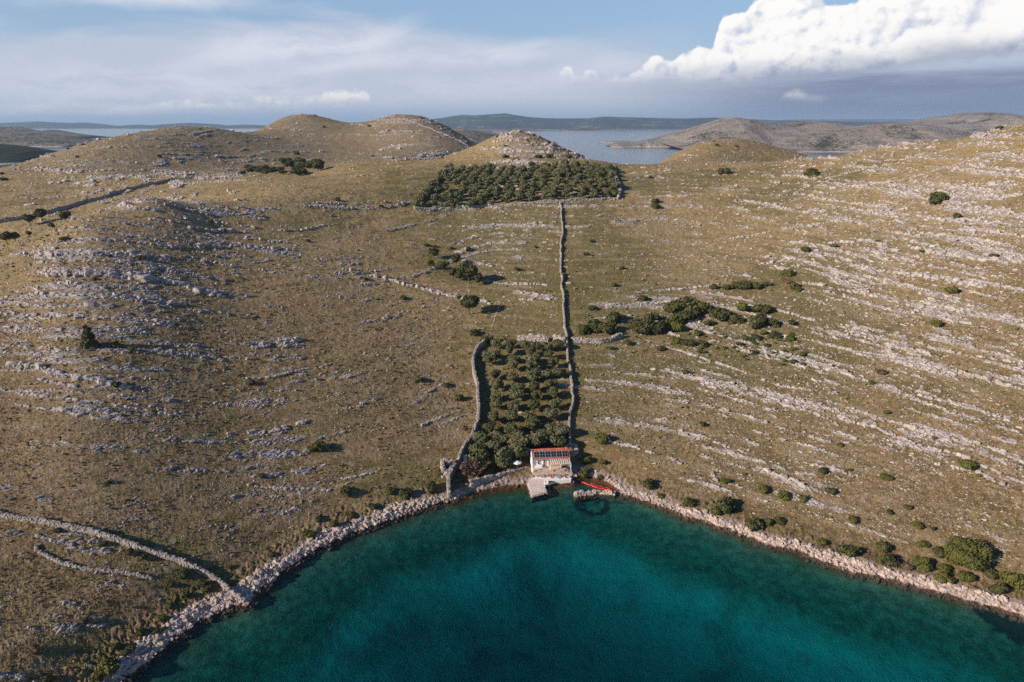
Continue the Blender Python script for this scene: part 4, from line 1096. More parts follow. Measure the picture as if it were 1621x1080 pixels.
# shrubs and lone trees, read off the photo: (u, v, radius px, kind)  d dark, f fresh green, b brownish, c conifer
BUSHES = {
 'in the gully left of the long wall': ('dark round tree', [(687, 407, 7, 'd'), (722, 417, 8, 'd'), (682, 425, 6, 'd'), (702, 427, 7, 'd'), (717, 438, 7, 'd'), (727, 442, 6, 'd'), (742, 443, 12, 'd'), (758, 448, 7, 'd'), (743, 492, 13, 'd')]),
 'on the hillside above the gully trees': ('small dark shrub', [(675, 388, 4, 'd'), (689, 390, 3.5, 'd'), (715, 393, 3.5, 'd'), (741, 396, 4, 'd'), (604, 329, 3.5, 'd'), (535, 316, 5, 'd')]),
 'beside the bare rock row left of the gully': ('low shrub', [(638, 471, 6, 'd'), (727, 470, 4, 'd'), (580, 442, 4, 'd'), (665, 600, 7, 'f'), (727, 630, 8, 'd'), (707, 610, 5, 'd'), (752, 527, 8, 'd'), (770, 539, 10, 'd')]),
 'in the grass beside the upper long wall': ('small green shrub', [(820, 426, 5, 'd'), (892, 434, 5, 'd'), (928, 403, 5, 'd'), (937, 382, 4, 'd'), (848, 391, 3, 'd'), (985, 425, 4, 'd'), (972, 451, 5, 'd'), (937, 487, 7, 'd'), (1018, 472, 7, 'd')]),
 'in the open grass right of the upper grove': ('dark shrub', [(1037, 318, 6, 'd'), (1038, 328, 6, 'd'), (1029, 281, 4, 'd'), (1145, 272, 8, 'd'), (1285, 274, 9, 'd')]),
 'on the rocky knoll above the upper grove': ('small bush', [(800, 249, 5, 'd'), (817, 251, 4, 'd'), (853, 248, 5, 'd'), (870, 248, 5, 'd'), (900, 248, 6, 'd'), (788, 216, 3, 'd'), (835, 223, 3, 'd'), (800, 232, 3, 'd'), (845, 214, 3, 'd'), (866, 263, 7, 'd'), (868, 225, 3, 'd')]),
 'in the dark bush clump by the terrace wall': ('big dark bush', [(925, 522, 10, 'd'), (942, 518, 12, 'd'), (962, 522, 12, 'd'), (971, 504, 11, 'd'), (1006, 514, 11, 'd'), (1020, 518, 14, 'd'), (1038, 519, 14, 'd'), (1031, 504, 9, 'd')]),
 'in the tallest bush clump on the right slope': ('tall bush', [(1070, 488, 14, 'd'), (1090, 486, 17, 'd'), (1112, 488, 12, 'd'), (1083, 500, 13, 'd'), (1070, 509, 11, 'f'), (1071, 519, 9, 'f'), (1139, 499, 13, 'd'), (1164, 507, 9, 'd'), (1179, 490, 10, 'f'), (1122, 512, 6, 'd'), (1199, 511, 13, 'd'), (1223, 512, 8, 'd'), (1206, 490, 10, 'd')]),
 'along the top of the right scrub patch': ('dark bush', [(1129, 454, 7, 'd'), (1152, 455, 8, 'd'), (1165, 452, 8, 'd'), (1179, 451, 12, 'd'), (1199, 453, 9, 'd'), (1213, 450, 7, 'd'), (1245, 433, 9, 'f'), (1245, 445, 8, 'b'), (1254, 453, 8, 'f'), (1265, 458, 6, 'f')]),
 'in the scrubby patch below the tall bushes': ('low olive green bush', [(1090, 543, 9, 'd'), (1105, 527, 8, 'f'), (1070, 539, 7, 'f'), (1181, 536, 6, 'd'), (1196, 535, 7, 'd'), (1226, 531, 9, 'd'), (1208, 527, 6, 'f'), (1250, 536, 7, 'd'), (1253, 512, 7, 'd'), (1213, 546, 5, 'd'), (1194, 560, 5, 'd'), (1171, 545, 5, 'd'), (1115, 546, 7, 'd'), (1046, 551, 7, 'd'), (994, 543, 6, 'd'), (968, 551, 5, 'd')]),
 'among the pale rocks of the upper right slope': ('dark shrub', [(1483, 315, 14, 'd'), (1276, 397, 7, 'd'), (1514, 344, 6, 'd'), (1318, 391, 5, 'f'), (1390, 384, 4, 'f'), (1573, 407, 6, 'd'), (1506, 461, 8, 'f'), (1582, 203, 5, 'd'), (1460, 398, 4, 'd'), (1480, 514, 9, 'f')]),
 'on the banded middle of the right slope': ('small shrub', [(1393, 589, 8, 'b'), (1380, 607, 5, 'f'), (1403, 653, 5, 'f'), (1478, 693, 5, 'f'), (1328, 705, 5, 'f'), (1527, 735, 12, 'f'), (1550, 752, 4, 'f'), (1401, 756, 8, 'f'), (1270, 561, 5, 'f'), (1255, 573, 5, 'd'), (1273, 576, 4, 'd'), (1112, 672, 5, 'd'), (1085, 592, 5, 'd')]),
 'on the lower right slope above the shore': ('rounded shrub', [(1303, 746, 7, 'd'), (1345, 744, 4, 'd'), (1314, 776, 9, 'd'), (1270, 791, 7, 'f'), (1240, 785, 9, 'f'), (1206, 775, 9, 'f'), (1147, 760, 8, 'f'), (1437, 802, 6, 'd'), (1408, 811, 5, 'd'), (1348, 823, 8, 'f'), (1450, 832, 8, 'f'), (1477, 837, 4, 'd')]),
 'just above the right shore, nearer the house': ('low green shrub', [(1090, 796, 9, 'd'), (1149, 802, 14, 'd'), (1135, 809, 9, 'f'), (1193, 831, 13, 'd'), (1217, 827, 8, 'd'), (1233, 824, 8, 'd'), (1300, 858, 8, 'f'), (1045, 784, 6, 'd'), (1027, 768, 10, 'd')]),
 'just above the right shore, far from the house': ('green shrub', [(1343, 871, 13, 'd'), (1397, 864, 12, 'd'), (1392, 886, 9, 'f'), (1410, 889, 12, 'd'), (1430, 896, 9, 'b'), (1457, 893, 13, 'f'), (1458, 860, 8, 'f'), (1485, 874, 9, 'd'), (1497, 901, 10, 'f'), (1493, 917, 12, 'f'), (1527, 915, 13, 'f'), (1569, 909, 9, 'd'), (1603, 917, 19, 'f'), (1580, 933, 13, 'd'), (1540, 932, 6, 'b')]),
 'beside the house and the walled path': ('green bush', [(950, 694, 11, 'f'), (927, 728, 8, 'f'), (955, 733, 6, 'f'), (925, 748, 12, 'd'), (950, 756, 6, 'd'), (702, 748, 8, 'd'), (742, 681, 9, 'b'), (683, 773, 9, 'd')]),
 'on the left slope near the shore': ('round bush', [(548, 776, 11, 'd'), (618, 778, 8, 'f'), (642, 781, 11, 'd'), (553, 816, 7, 'f'), (590, 803, 7, 'd'), (530, 831, 8, 'd'), (490, 845, 9, 'f'), (430, 878, 6, 'd'), (505, 821, 6, 'd'), (413, 754, 5, 'd'), (172, 763, 5, 'd')]),
 'in the middle of the left slope': ('dark shrub', [(499, 707, 11, 'f'), (397, 605, 6, 'd'), (183, 547, 6, 'f'), (192, 549, 5, 'f'), (206, 554, 6, 'f'), (185, 611, 8, 'd')]),
 'below the long wall on the lower left slope': ('small heath bush', [(93, 839, 6, 'd'), (165, 860, 6, 'd'), (207, 875, 8, 'f'), (230, 882, 7, 'f'), (290, 907, 10, 'd'), (320, 924, 9, 'd'), (328, 933, 6, 'd'), (295, 943, 6, 'd'), (257, 979, 7, 'd'), (267, 959, 7, 'd'), (252, 998, 9, 'f'), (365, 898, 4, 'd'), (268, 926, 5, 'd')]),
 'in the bottom left of the picture by the shore': ('bush', [(133, 984, 9, 'b'), (60, 1028, 10, 'b'), (177, 1055, 16, 'f'), (153, 1076, 10, 'f'), (187, 1023, 9, 'd'), (203, 1034, 9, 'd'), (223, 1001, 8, 'd'), (77, 1074, 8, 'd')]),
 'behind the brow of the rocky left hill': ('dark tree', [(67, 348, 8, 'd'), (48, 354, 7, 'd'), (105, 348, 6, 'd'), (83, 361, 4, 'd'), (12, 383, 8, 'd'), (25, 380, 6, 'd'), (47, 374, 4, 'd')]),
 'on the rocky top of the left hill': ('small shrub', [(102, 378, 6, 'd'), (175, 407, 4, 'd'), (225, 409, 5, 'd'), (150, 441, 4, 'd'), (488, 381, 4, 'd'), (355, 364, 4, 'd'), (333, 351, 4, 'd')]),
 'on the distant bare hills behind the snaking wall': ('tiny dark bush', [(6, 284, 5, 'd'), (3, 275, 3, 'd'), (253, 248, 4, 'd'), (122, 248, 3, 'd'), (132, 229, 2.5, 'd'), (108, 236, 2.5, 'd'), (153, 221, 2.5, 'd'), (247, 221, 2, 'd'), (288, 259, 2, 'd'), (317, 204, 2, 'd'), (623, 252, 4, 'd'), (634, 252, 4, 'd'), (470, 243, 5, 'd'), (597, 184, 2, 'd'), (585, 200, 2.5, 'd'), (513, 201, 2.5, 'd'), (668, 187, 2.5, 'd'), (590, 247, 2.5, 'd'), (700, 250, 3, 'd'), (1135, 230, 2.5, 'd'), (1165, 231, 3, 'd'), (1130, 224, 2, 'd')]),
}
PXR = 1.0 / FP
def shrubs():
    kinds = {'d': BUSH_D, 'f': BUSH_F, 'b': BUSH_B}; n = 0
    for place, (what, lst) in BUSHES.items():
        lst = sorted(lst, key=lambda q: (q[0], q[1]))
        for i, (u, v, rp, k) in enumerate(lst):
            p = hit(u, v + rp * .45)
            zd = p[1] * CP + (CH - p[2]) * SP
            r = rp * zd / FP * (1.45 if what in ('tall bush', 'big dark bush') else 1.2)
            me = kinds[k][n % len(kinds[k])]
            g = random.Random(n)
            colour = {'d': '', 'f': ' of fresh yellowish green', 'b': ' of brownish grey'}[k]
            lab = f'{what}{colour} {place}, {ORD[i]} from the left'
            if len(lab.split()) > 16: lab = f'{what} {place}, {ORD[i]} from left'
            if len(lab.split()) > 16: lab = f'{what.split()[-1]} {place}, {ORD[i]} from left'
            if what.endswith('tree'):
                rt = r * 1.12
                tree('evergreen_tree', p[0], p[1], rt, rt * 1.15, me, lab.replace(' of fresh yellowish green', ''), 'tree', 'dark trees ' + place, n, 1.2); n += 1
                continue
            o = bpy.data.objects.new('shrub' if rp < 12 else 'large_shrub', me); link(o)
            o.location = (p[0], p[1], ground_z(p[0], p[1]) + r * .32)
            o.rotation_euler = (0, 0, g.uniform(0, 6.28)); o.scale = (r * g.uniform(.85, 1.3), r * g.uniform(.75, 1.1), r * g.uniform(.75, 1.15))
            tag(o, lab, 'shrub', ' '.join(('shrubs', place.split(',')[0])))
            n += 1
    print('shrubs', n)
    # the big bright bush near the right shore, and the lone conifer on the left slope
    p = hit(1532, 888); z = ground_z(p[0], p[1]); r = 3.6
    o = link(bpy.data.objects.new('large_shrub', crown_mesh('large_shrub', 191, M_BRIGHT, lobes=16, n=9000, flat=.8, leaf=.065, spread=.75)))
    o.location = (p[0], p[1], z + 1.3); o.scale = (r * 1.05, r, r * .85)
    tag(o, 'very large bright green bush standing alone above the right shore', 'shrub')
    p = hit(145, 550); tree('conifer_tree', p[0], p[1], 3.2, 1.9, CONIF[0], 'lone dark conifer casting a long shadow on the left slope', 'tree', None, 5, .82)
shrubs()

def hollow_woods():
    """two dark groups of trees in the hollow behind the saddle"""
    n = 0
    for k, (poly, cnt) in enumerate((([(378, 278), (392, 266), (430, 269), (475, 274), (492, 278), (440, 280)], 30), ([(440, 263), (452, 254), (480, 254), (512, 264), (522, 271), (495, 272), (460, 268)], 30))):
        P = np.array([hit(u, v)[:2] for u, v in poly]); pts = []
        while len(pts) < cnt:
            x = random.uniform(P[:, 0].min(), P[:, 0].max()); y = random.uniform(P[:, 1].min(), P[:, 1].max())
            if in_poly(np.array([x]), np.array([y]), P)[0]: pts.append((x / y, x, y))
        for i, (_, x, y) in enumerate(sorted(pts)):
            r = random.uniform(3.2, 4.8)
            lab = ('dark tree in the lower, longer wood of the far hollow, ', 'dark tree in the upper, taller wood of the far hollow, ')[k] + ORD[i] + ' from left'
            tree('dark_tree', x, y, r, r * (.55 + .35 * k), BUSH_D[n % 4], lab, 'tree', ('trees of the lower hollow wood', 'trees of the upper hollow wood')[k], n, .8 + .3 * k)
            n += 1
hollow_woods()

def heath():
    """small low bushes of the scrub patch: nothing tells them apart"""
    for place, poly, cnt, lab in (('small heath bushes on the right slope', [(1090, 530), (1250, 525), (1285, 560), (1260, 585), (1180, 570), (1100, 560)], 60, 'small low heath bush in the scrubby patch on the right slope'),):
        P = np.array([hit(u, v)[:2] for u, v in poly]); c = 0
        while c < cnt:
            x = random.uniform(P[:, 0].min(), P[:, 0].max()); y = random.uniform(P[:, 1].min(), P[:, 1].max())
            if not in_poly(np.array([x]), np.array([y]), P)[0]: continue
            r = random.uniform(.5, 1.0)
            o = link(bpy.data.objects.new('heath_bush', BUSH_F[c % 3] if c % 2 else BUSH_D[c % 4])); o.location = (x, y, ground_z(x, y) + r * .2)
            o.scale = (r, r, r * .8); o.rotation_euler = (0, 0, random.uniform(0, 6)); tag(o, lab, 'heath bush', place); c += 1
heath()

def tussocks():
    """dry grass tussocks that roughen the near slopes"""
    N = 420000
    a = rng.uniform(-.92, .92, N); l = rng.uniform(math.log(76), math.log(330), N)
    Y = np.exp(l); X = a * Y
    s_ = sample(sd, X, Y); rk = sample(RK, X, Y)
    cl = sstep(perlin(X / 4.0, Y / 4.0) + .6 * perlin(X / 13, Y / 13), -.5, .6)
    p = sstep(s_, 4, 8) * (1 - rk) * (.02 + .15 * cl) * (1 - sstep(Y, 150, 320))
    k = rng.random(N) < p; X, Y = X[k], Y[k]; n = len(X); print('tussocks', n)
    Zg = sample(ZT, X, Y); sz = np.clip(Y / 170, .6, 1.6) * rng.lognormal(-1.5, .32, n)
    V, F = [], []
    for q in range(3):
        an = rng.uniform(0, 6.28, n); ca_, sa_ = np.cos(an), np.sin(an); lx, ly = rng.normal(0, .35, n), rng.normal(0, .35, n)
        b0 = np.stack([X - ca_ * sz * .55, Y - sa_ * sz * .55, Zg - .05], 1); b1 = np.stack([X + ca_ * sz * .55, Y + sa_ * sz * .55, Zg - .05], 1)
        t1_ = np.stack([X + (ca_ * .75 + lx) * sz, Y + (sa_ * .75 + ly) * sz, Zg + sz * rng.uniform(.6, 1.0, n)], 1); t0_ = np.stack([X + (-ca_ * .75 + lx) * sz, Y + (-sa_ * .75 + ly) * sz, Zg + sz * rng.uniform(.6, 1.0, n)], 1)
        V.append(np.stack([b0, b1, t1_, t0_], 1))
    V = np.stack(V, 1).reshape(-1, 3); F = np.arange(len(V)).reshape(-1, 4)
    m, T, b = new_mat('dry_tussock_grass'); pos = T.geo()
    c = T.mix(T.ramp(T.noise(pos, .9, 3, .6), .35, .65), (.17, .135, .055), (.36, .27, .135))
    c = T.mix(T.ramp(T.noise(T.vm('ADD', pos, (9.0, 2.0, 5.0)), 1.6, 2, .6), .56, .64), c, (.085, .085, .035))
    T.l.new(c, b.inputs['Base Color']); b.inputs['Roughness'].default_value = .9; b.inputs['Specular IOR Level'].default_value = .1
    o = link(bpy.data.objects.new('dry_grass', np_mesh('dry_grass', V, F, m))); tag(o, 'dry tussock grass covering the near slopes', None, kind='stuff')
tussocks()

# ------------------------------------------------------------------ the house, its terrace and quay
def plain(name, col, rough=.8, var=.15, scale=2.0, spec=.2):
    m, T, b = new_mat(name)
    n = T.noise(T.geo(), scale, 5, .65)
    d = tuple(q * (1 - var) for q in col); h = tuple(min(q * (1 + var), .9) for q in col)
    T.l.new(T.mix(T.ramp(n, .3, .7), d, h), b.inputs['Base Color']); b.inputs['Roughness'].default_value = rough
    b.inputs['Specular IOR Level'].default_value = spec
    return m
M_WHITE = plain('limewash', (.84, .82, .80), .85, .08)
M_CONC = stone_material('pale_slip_concrete', (.50, .43, .385), (.64, .565, .51), (.36, .29, .25), .8, .3, True)
M_OCHRE = plain('peach_paving', (.62, .48, .34), .85, .08, 1.5)
M_BLACK = plain('dark_opening', (.03, .03, .035), .6, .2)
M_GREYW = plain('grey_paint', (.16, .15, .145), .6, .1)
M_FRAME = plain('aluminium', (.48, .48, .50), .35, .05)
M_RED = plain('red_kayak_plastic', (.80, .032, .030), .35, .12, 1.5, .4)
M_CREAM = plain('bleached_timber', (.66, .60, .52), .8, .1)
M_CANVAS = plain('white_canvas', (.70, .72, .74), .8, .05)
M_YELLOW = plain('yellow_plastic', (.62, .42, .06), .5, .1)
def tile_material():
    m, T, b = new_mat('clay_tiles'); p = T.geo()
    n = T.noise(p, 2.2, 5, .7); cell = T.sep(T.voro(p, 3.2, 'F1', 1))[0]
    T.l.new(T.mix(T.ramp(T.m('ADD', T.m('MULTIPLY', n, .6), T.m('MULTIPLY', cell, .45)), .3, .8), (.30, .085, .055), (.56, .20, .13)), b.inputs['Base Color']); b.inputs['Roughness'].default_value = .85
    return m
M_TILE = tile_material()
def panel_material():
    m, T, b = new_mat('solar_cells')
    o = T.n.new('ShaderNodeTexCoord').outputs['Object']; x, y, z = T.sep(o)[0:3]
    fx = T.m('ABSOLUTE', T.m('SUBTRACT', T.m('FRACT', T.m('MULTIPLY', x, 6.0)), .5)); fy = T.m('ABSOLUTE', T.m('SUBTRACT', T.m('FRACT', T.m('MULTIPLY', y, 6.0)), .5))
    ln = T.m('GREATER_THAN', T.m('MAXIMUM', fx, fy), .465)
    T.l.new(T.mix(ln, (.010, .012, .022), (.06, .065, .08)), b.inputs['Base Color']); b.inputs['Roughness'].default_value = .22; b.inputs['Specular IOR Level'].default_value = .45
    return m
M_CELL = panel_material()
M_PAVE = stone_material('terrace_rubble', (.46, .345, .285), (.66, .53, .46), (.30, .21, .17), 2.2, .35)

class MB:
    def __init__(s): s.V = []; s.F = []
    def hexa(s, P):
        b = len(s.V); s.V += [tuple(p) for p in P]
        for f in ((0, 3, 2, 1), (4, 5, 6, 7), (0, 1, 5, 4), (1, 2, 6, 5), (2, 3, 7, 6), (3, 0, 4, 7)): s.F.append(tuple(b + q for q in f))
        return s
    def box(s, x0, x1, y0, y1, z0, z1):
        return s.hexa([(x0, y0, z0), (x1, y0, z0), (x1, y1, z0), (x0, y1, z0), (x0, y0, z1), (x1, y0, z1), (x1, y1, z1), (x0, y1, z1)])
    def bar(s, p, q, w, h=None):
        p, q = Vector(p), Vector(q); d = (q - p).normalized(); h = h or w
        a = d.cross(Vector((0, 0, 1)));
        if a.length < 1e-3: a = Vector((1, 0, 0))
        a.normalize(); c = a.cross(d).normalized(); a = a * w / 2; c = c * h / 2
        return s.hexa([p - a - c, p + a - c, p + a + c, p - a + c, q - a - c, q + a - c, q + a + c, q - a + c])
    def build(s, name, mat, parent=None, smooth=False):
        fs = [f if len(f) == 4 else f + (f[-1],) for f in s.F]
        me = bpy.data.meshes.new(name); me.from_pydata(s.V, [], [tuple(dict.fromkeys(f)) for f in s.F]); me.materials.append(mat)
        if smooth: me.shade_smooth()
        return link(bpy.data.objects.new(name, me), parent)

HQ = onplane(872.5, 738.5, 2.4); TH = R(4.0)
def local(u, v, z):
    """photo position on the level z -> house coordinates"""
    p = onplane(u, v, z) - HQ; c, s = math.cos(-TH), math.sin(-TH)
    return p[0] * c - p[1] * s, p[0] * s + p[1] * c

def house():
    h = empty('white_cottage', (HQ[0], HQ[1], 2.4), TH)
    tag(h, 'small white cottage with a red tiled roof carrying solar panels beside the bay', 'house')
    W = 4.45; D = 5.0; E = 2.15                        # half width, depth, eave height
    RY, RZ = 2.75, 3.05                                # ridge
    b = MB(); b.box(-W + .02, W - .02, 0, D, -2.4, E)
    # gables up to the ridge
    for x0, x1 in ((-W + .02, -W + .27), (W - .27, W - .02)):
        k = len(b.V); b.V += [(x0, 0, E), (x1, 0, E), (x1, D, E), (x0, D, E), (x0, RY, RZ - .04), (x1, RY, RZ - .04)]
        b.F += [(k, k + 1, k + 5, k + 4), (k + 2, k + 3, k + 4, k + 5), (k, k + 4, k + 3), (k + 1, k + 2, k + 5)]
    b.build('wall', M_WHITE, h)
    # pale parapet standing proud of the roof on the left gable, running down into a pillar
    b = MB(); b.hexa([(-W - .28, -.35, E - .30), (-W, -.35, E - .30), (-W, RY, RZ - .1), (-W - .28, RY, RZ - .1), (-W - .28, -.35, E + .16), (-W, -.35, E + .16), (-W, RY, RZ + .2), (-W - .28, RY, RZ + .2)])
    b.hexa([(-W - .28, RY, RZ - .1), (-W, RY, RZ - .1), (-W, D, E - .3), (-W - .28, D, E - .3), (-W - .28, RY, RZ + .2), (-W, RY, RZ + .2), (-W, D, E + .1), (-W - .28, D, E + .1)])
    b.box(-W - .28, -W, -.35, D, -2.4, E - .3)
    b.build('gable_parapet', M_WHITE, h)
    # roof: rounded tile courses running down the slope, stepped course by course
    def slope(y0, z0, y1, z1, name_parent, flip=False):
        nx = 26 * 4; ny = 9; V = []; F = []
        for j in range(ny + 1):
            for e in (0, 1):
                if j == ny and e == 1: continue
                t = (j + (0 if e == 0 else .0)) / ny
                for i in range(nx + 1):
                    x = -W + 2 * W * i / nx
                    w = .055 * math.cos(2 * math.pi * i / 4)
                    z = z0 + (z1 - z0) * t + .10 + w + (.035 if (e == 1) else 0)
                    V.append((x, y0 + (y1 - y0) * t, z))
        rowsn = 2 * ny + 1
        for r_ in range(rowsn - 1):
            for i in range(nx): F.append((r_ * (nx + 1) + i, r_ * (nx + 1) + i + 1, (r_ + 1) * (nx + 1) + i + 1, (r_ + 1) * (nx + 1) + i))
        # closed underside
        k = len(V); V += [(-W, y0, z0 + .0), (W, y0, z0 + .0), (W, y1, z1 + .0), (-W, y1, z1 + .0)]; F.append((k, k + 3, k + 2, k + 1))
        V += [(-W, y0, z0 + .1), (W, y0, z0 + .1)]; F.append((k, k + 1, k + 5, k + 4))
        return V, F
    sl = (RZ - E) / RY; b = MB()
    V, F = slope(-.30, E - .30 * sl, RY, RZ, h); b.V, b.F = V, F
    V2, F2 = slope(D + .2, E - .1, RY, RZ, h); k = len(b.V); b.V = b.V + V2; b.F = b.F + [tuple(q + k for q in f) for f in F2]
    b.hexa([(-W, RY - .14, RZ + .08), (W, RY - .14, RZ + .08), (W, RY + .14, RZ + .08), (-W, RY + .14, RZ + .08), (-W, RY - .06, RZ + .22), (W, RY - .06, RZ + .22), (W, RY + .06, RZ + .22), (-W, RY + .06, RZ + .22)])
    roof = b.build('roof', M_TILE, h)
    for y in (-.28,):
        g = MB(); g.box(-W, W, y - .12, y, E - .14, E - .04); g.build('gutter', plain('faded_gutter', (.42, .30, .28), .6), roof)
    # six framed panels, each split in four fields
    px0 = -W + .42; pw = 1.315
    nrm = Vector((0, -sl, 1)).normalized(); up_ = Vector((0, 1, sl)).normalized()
    for i in range(6):
        o = empty('solar_panel'); o.parent = h
        base = Vector((px0 + i * (pw + .03) + pw / 2, .02, E + .02 * sl)) + nrm * .30
        o.location = base; o.rotation_euler = (math.atan(sl), 0, 0)
        c = MB(); c.box(-pw / 2 + .03, pw / 2 - .03, .03, 1.93, .0, .035); c.build('cells', M_CELL, o)
        f = MB(); fw = .03
        f.box(-pw / 2, pw / 2, -.0, fw, -.03, .045); f.box(-pw / 2, pw / 2, 1.93, 1.96, -.03, .045)
        f.box(-pw / 2, -pw / 2 + fw, fw, 1.93, -.03, .045); f.box(pw / 2 - fw, pw / 2, fw, 1.93, -.03, .045)
        f.box(-.012, .012, fw, 1.93, .0, .042); f.box(-pw / 2 + fw, -.012, .97, .99, .0, .042); f.box(.012, pw / 2 - fw, .97, .99, .0, .042)
        f.build('frame', M_FRAME, o)
    # door and window, bright reveals
    d = empty('door'); d.parent = h; d.location = (-1.62, -.03, 0)
    MB().box(-.27, .27, -.02, .05, 0, 1.85).build('leaf', M_GREYW, d)
    MB().box(-.36, -.27, -.05, .03, 0, 1.95).box(.27, .36, -.05, .03, 0, 1.95).box(-.27, .27, -.05, .03, 1.85, 1.95).build('frame', M_WHITE, d)
    MB().box(.16, .2, -.07, -.02, .9, 1.02).build('handle', M_FRAME, d)
    w = empty('window'); w.parent = h; w.location = (-3.0, -.03, .75)
    MB().box(-.24, .24, -.01, .04, 0, .95).build('glass', plain('window_glass', (.05, .055, .06), .2), w)
    MB().box(-.32, -.24, -.06, .03, -.08, 1.02).box(.24, .32, -.06, .03, -.08, 1.02).box(-.24, .24, -.06, .03, .95, 1.02).box(-.24, .24, -.09, .03, -.08, 0).box(-.015, .015, -.03, -.01, 0, .95).build('frame', M_WHITE, w)
    MB().box(-3.95, -2.25, -.45, -.06, 0, .42).build('bench', M_WHITE, h)
    MB().box(-.60, W - .3, -.04, -.005, 0, E - .08).build('shaded_wall_panel', plain('slat_shade_tan', (.40, .31, .24), .9), h)  # tan sheet over the white wall, painting in the shade behind the slats
    # slatted pergola over the right half
    p = empty('pergola'); p.parent = h
    x0, x1 = -.55, W - .05; yb, yf = -.06, -2.0; zb, zf = E - .05, E - .42
    s = MB()
    for k in range(10):
        x = x0 + (x1 - x0) * (k + .5) / 10; s.hexa([(x - .17, yb, zb), (x + .06, yb, zb), (x + .06, yb, zb + .04), (x - .17, yb, zb + .04), (x - .02, yf - .1, zf), (x + .21, yf - .1, zf), (x + .21, yf - .1, zf + .04), (x - .02, yf - .1, zf + .04)])
    for k in range(10):
        me = MB(); me.V = s.V[k * 8:(k + 1) * 8]; me.F = s.F[:6]; me.build('slat', M_CREAM, p)
    MB().box(x0 - .1, x1 + .1, yf - .06, yf + .06, zf - .14, zf - .01).build('beam', M_CREAM, p)
    for x in (x0 + .05, 2.05, x1 - .02): MB().box(x - .07, x + .07, yf - .07, yf + .07, -.02, zf - .14).build('post', M_WHITE, p)
    MB().box(-W - .28, -W - .08, yf - .1, yf + .1, -.02, E - .35).box(-W - .26, -W - .10, yf + .1, -.35, E - .5, E - .35).build('post', M_WHITE, p)
    return h
HOUSE = house()

def slab(name, pts, z0, z1, mat, parent=None, ztop=None):
    """a block on the outline pts (house coordinates)"""
    n = len(pts); b = MB()
    zt = ztop or [z1] * n
    b.V = [(x, y, z0) for x, y in pts] + [(x, y, z) for (x, y), z in zip(pts, zt)]
    b.F = [tuple(range(n, 2 * n)), tuple(range(n - 1, -1, -1))] + [(i, (i + 1) % n, n + (i + 1) % n, n + i) for i in range(n)]
    return b.build(name, mat, parent)

def quay():
    base = (HQ[0], HQ[1], 0)
    t = empty('terrace', base, TH); tag(t, 'raised peach paved terrace with a rubble stone front below the cottage', 'terrace')
    f0, f1 = local(843.2, 744.8, 2.4), local(904.5, 741.8, 2.4)
    slab('retaining_wall', [f0, f1, (f1[0] + .1, 5.2), (f0[0] - .2, 5.2)], -.5, 2.30, M_PAVE, t)
    slab('paving', [(f0[0] + .25, f0[1] + .3), (f1[0] - .25, f1[1] + .3), (f1[0] - .1, .0), (f0[0] + .1, .0)], 2.298, 2.385, M_OCHRE, t)
    # individually set facing stones
    U, Fq = unit_rocks(8, 14, 99); V = []; F = []
    L = math.dist(f0, f1); dx, dy = (f1[0] - f0[0]) / L, (f1[1] - f0[1]) / L
    for r_ in range(6):
        s = 0
        while s < L:
            q = random.uniform(.25, .55); c = np.array([f0[0] + dx * (s + q / 2), f0[1] + dy * (s + q / 2) - .02, 1.02 + r_ * .245])
            v = U[random.randrange(14)] * np.array([q * .98, .22, .25]) + c; k = len(V); V += [tuple(z) for z in v]; F += [tuple(int(z) + k for z in f) for f in Fq]; s += q
    b = MB(); b.V, b.F = V, F; b.build('facing', M_PAVE, t)
    q = empty('quay', base, TH); tag(q, 'white concrete quay below the terrace, its edge dropping into the water', 'quay')
    P = [local(*a, .9) for a in ((842.5, 753), (842.5, 758), (861, 758.5), (862.5, 764), (869, 763.2), (877, 761), (904, 759.5), (905, 750))]
    P2 = [(x, y) for x, y in P]
    slab('deck', P2, -3.0, .9, plain('white_concrete', (.80, .75, .70), .85, .09, 1.2), q)
    s = empty('slipway', base, TH); tag(s, 'pinkish stone slipway sloping from the quay into the sea', 'slipway')
    S = [local(836.5, 757, .75), local(861.5, 759, .88), local(863.3, 766.5, .75), local(863, 773, .6), local(865.5, 778.5, .5), local(842, 785, .5), local(838.5, 774, .5), local(836, 763, .65)]
    slab('ramp', S, -3.5, .8, M_CONC, s, [.84, .88, .80, .68, .55, .52, .62, .75])
    U, Fq = unit_rocks(26, 14, 98); V = []; F = []
    for (a, b_, n, za, zb) in ((S[5], S[4], 20, .2, .25), (S[4], S[3], 9, .1, .3), (S[6], S[5], 10, .2, .05), (S[7], S[6], 8, .4, .2)):
        for i in range(n):
            t_ = i / n; sz = random.uniform(.35, .7); c = np.array([a[0] + (b_[0] - a[0]) * t_, a[1] + (b_[1] - a[1]) * t_, za + (zb - za) * t_ - .05])
            v = U[random.randrange(14)] * sz * np.array([1.1, .9, .7]) + c + np.array([0, random.uniform(-.2, .25), 0]); k = len(V); V += [tuple(z) for z in v]; F += [tuple(int(z) + k for z in f) for f in Fq]
    for i in range(46):
        a, b_ = random.random(), random.random() * .4; c0 = np.array(S[5]) * (1 - a) + np.array(S[4]) * a; c1 = np.array(S[6]) * (1 - a) + np.array(S[3]) * a; c = c0 * (1 - b_) + c1 * b_
        v = U[random.randrange(14)] * random.uniform(.25, .5) * np.array([1, 1, .5]) + np.array([c[0], c[1], .30 + .2 * b_]); k = len(V); V += [tuple(z) for z in v]; F += [tuple(int(z) + k for z in f) for f in Fq]
    b = MB(); b.V, b.F = V, F; b.build('edge_stones', M_SHORE, s)
quay()

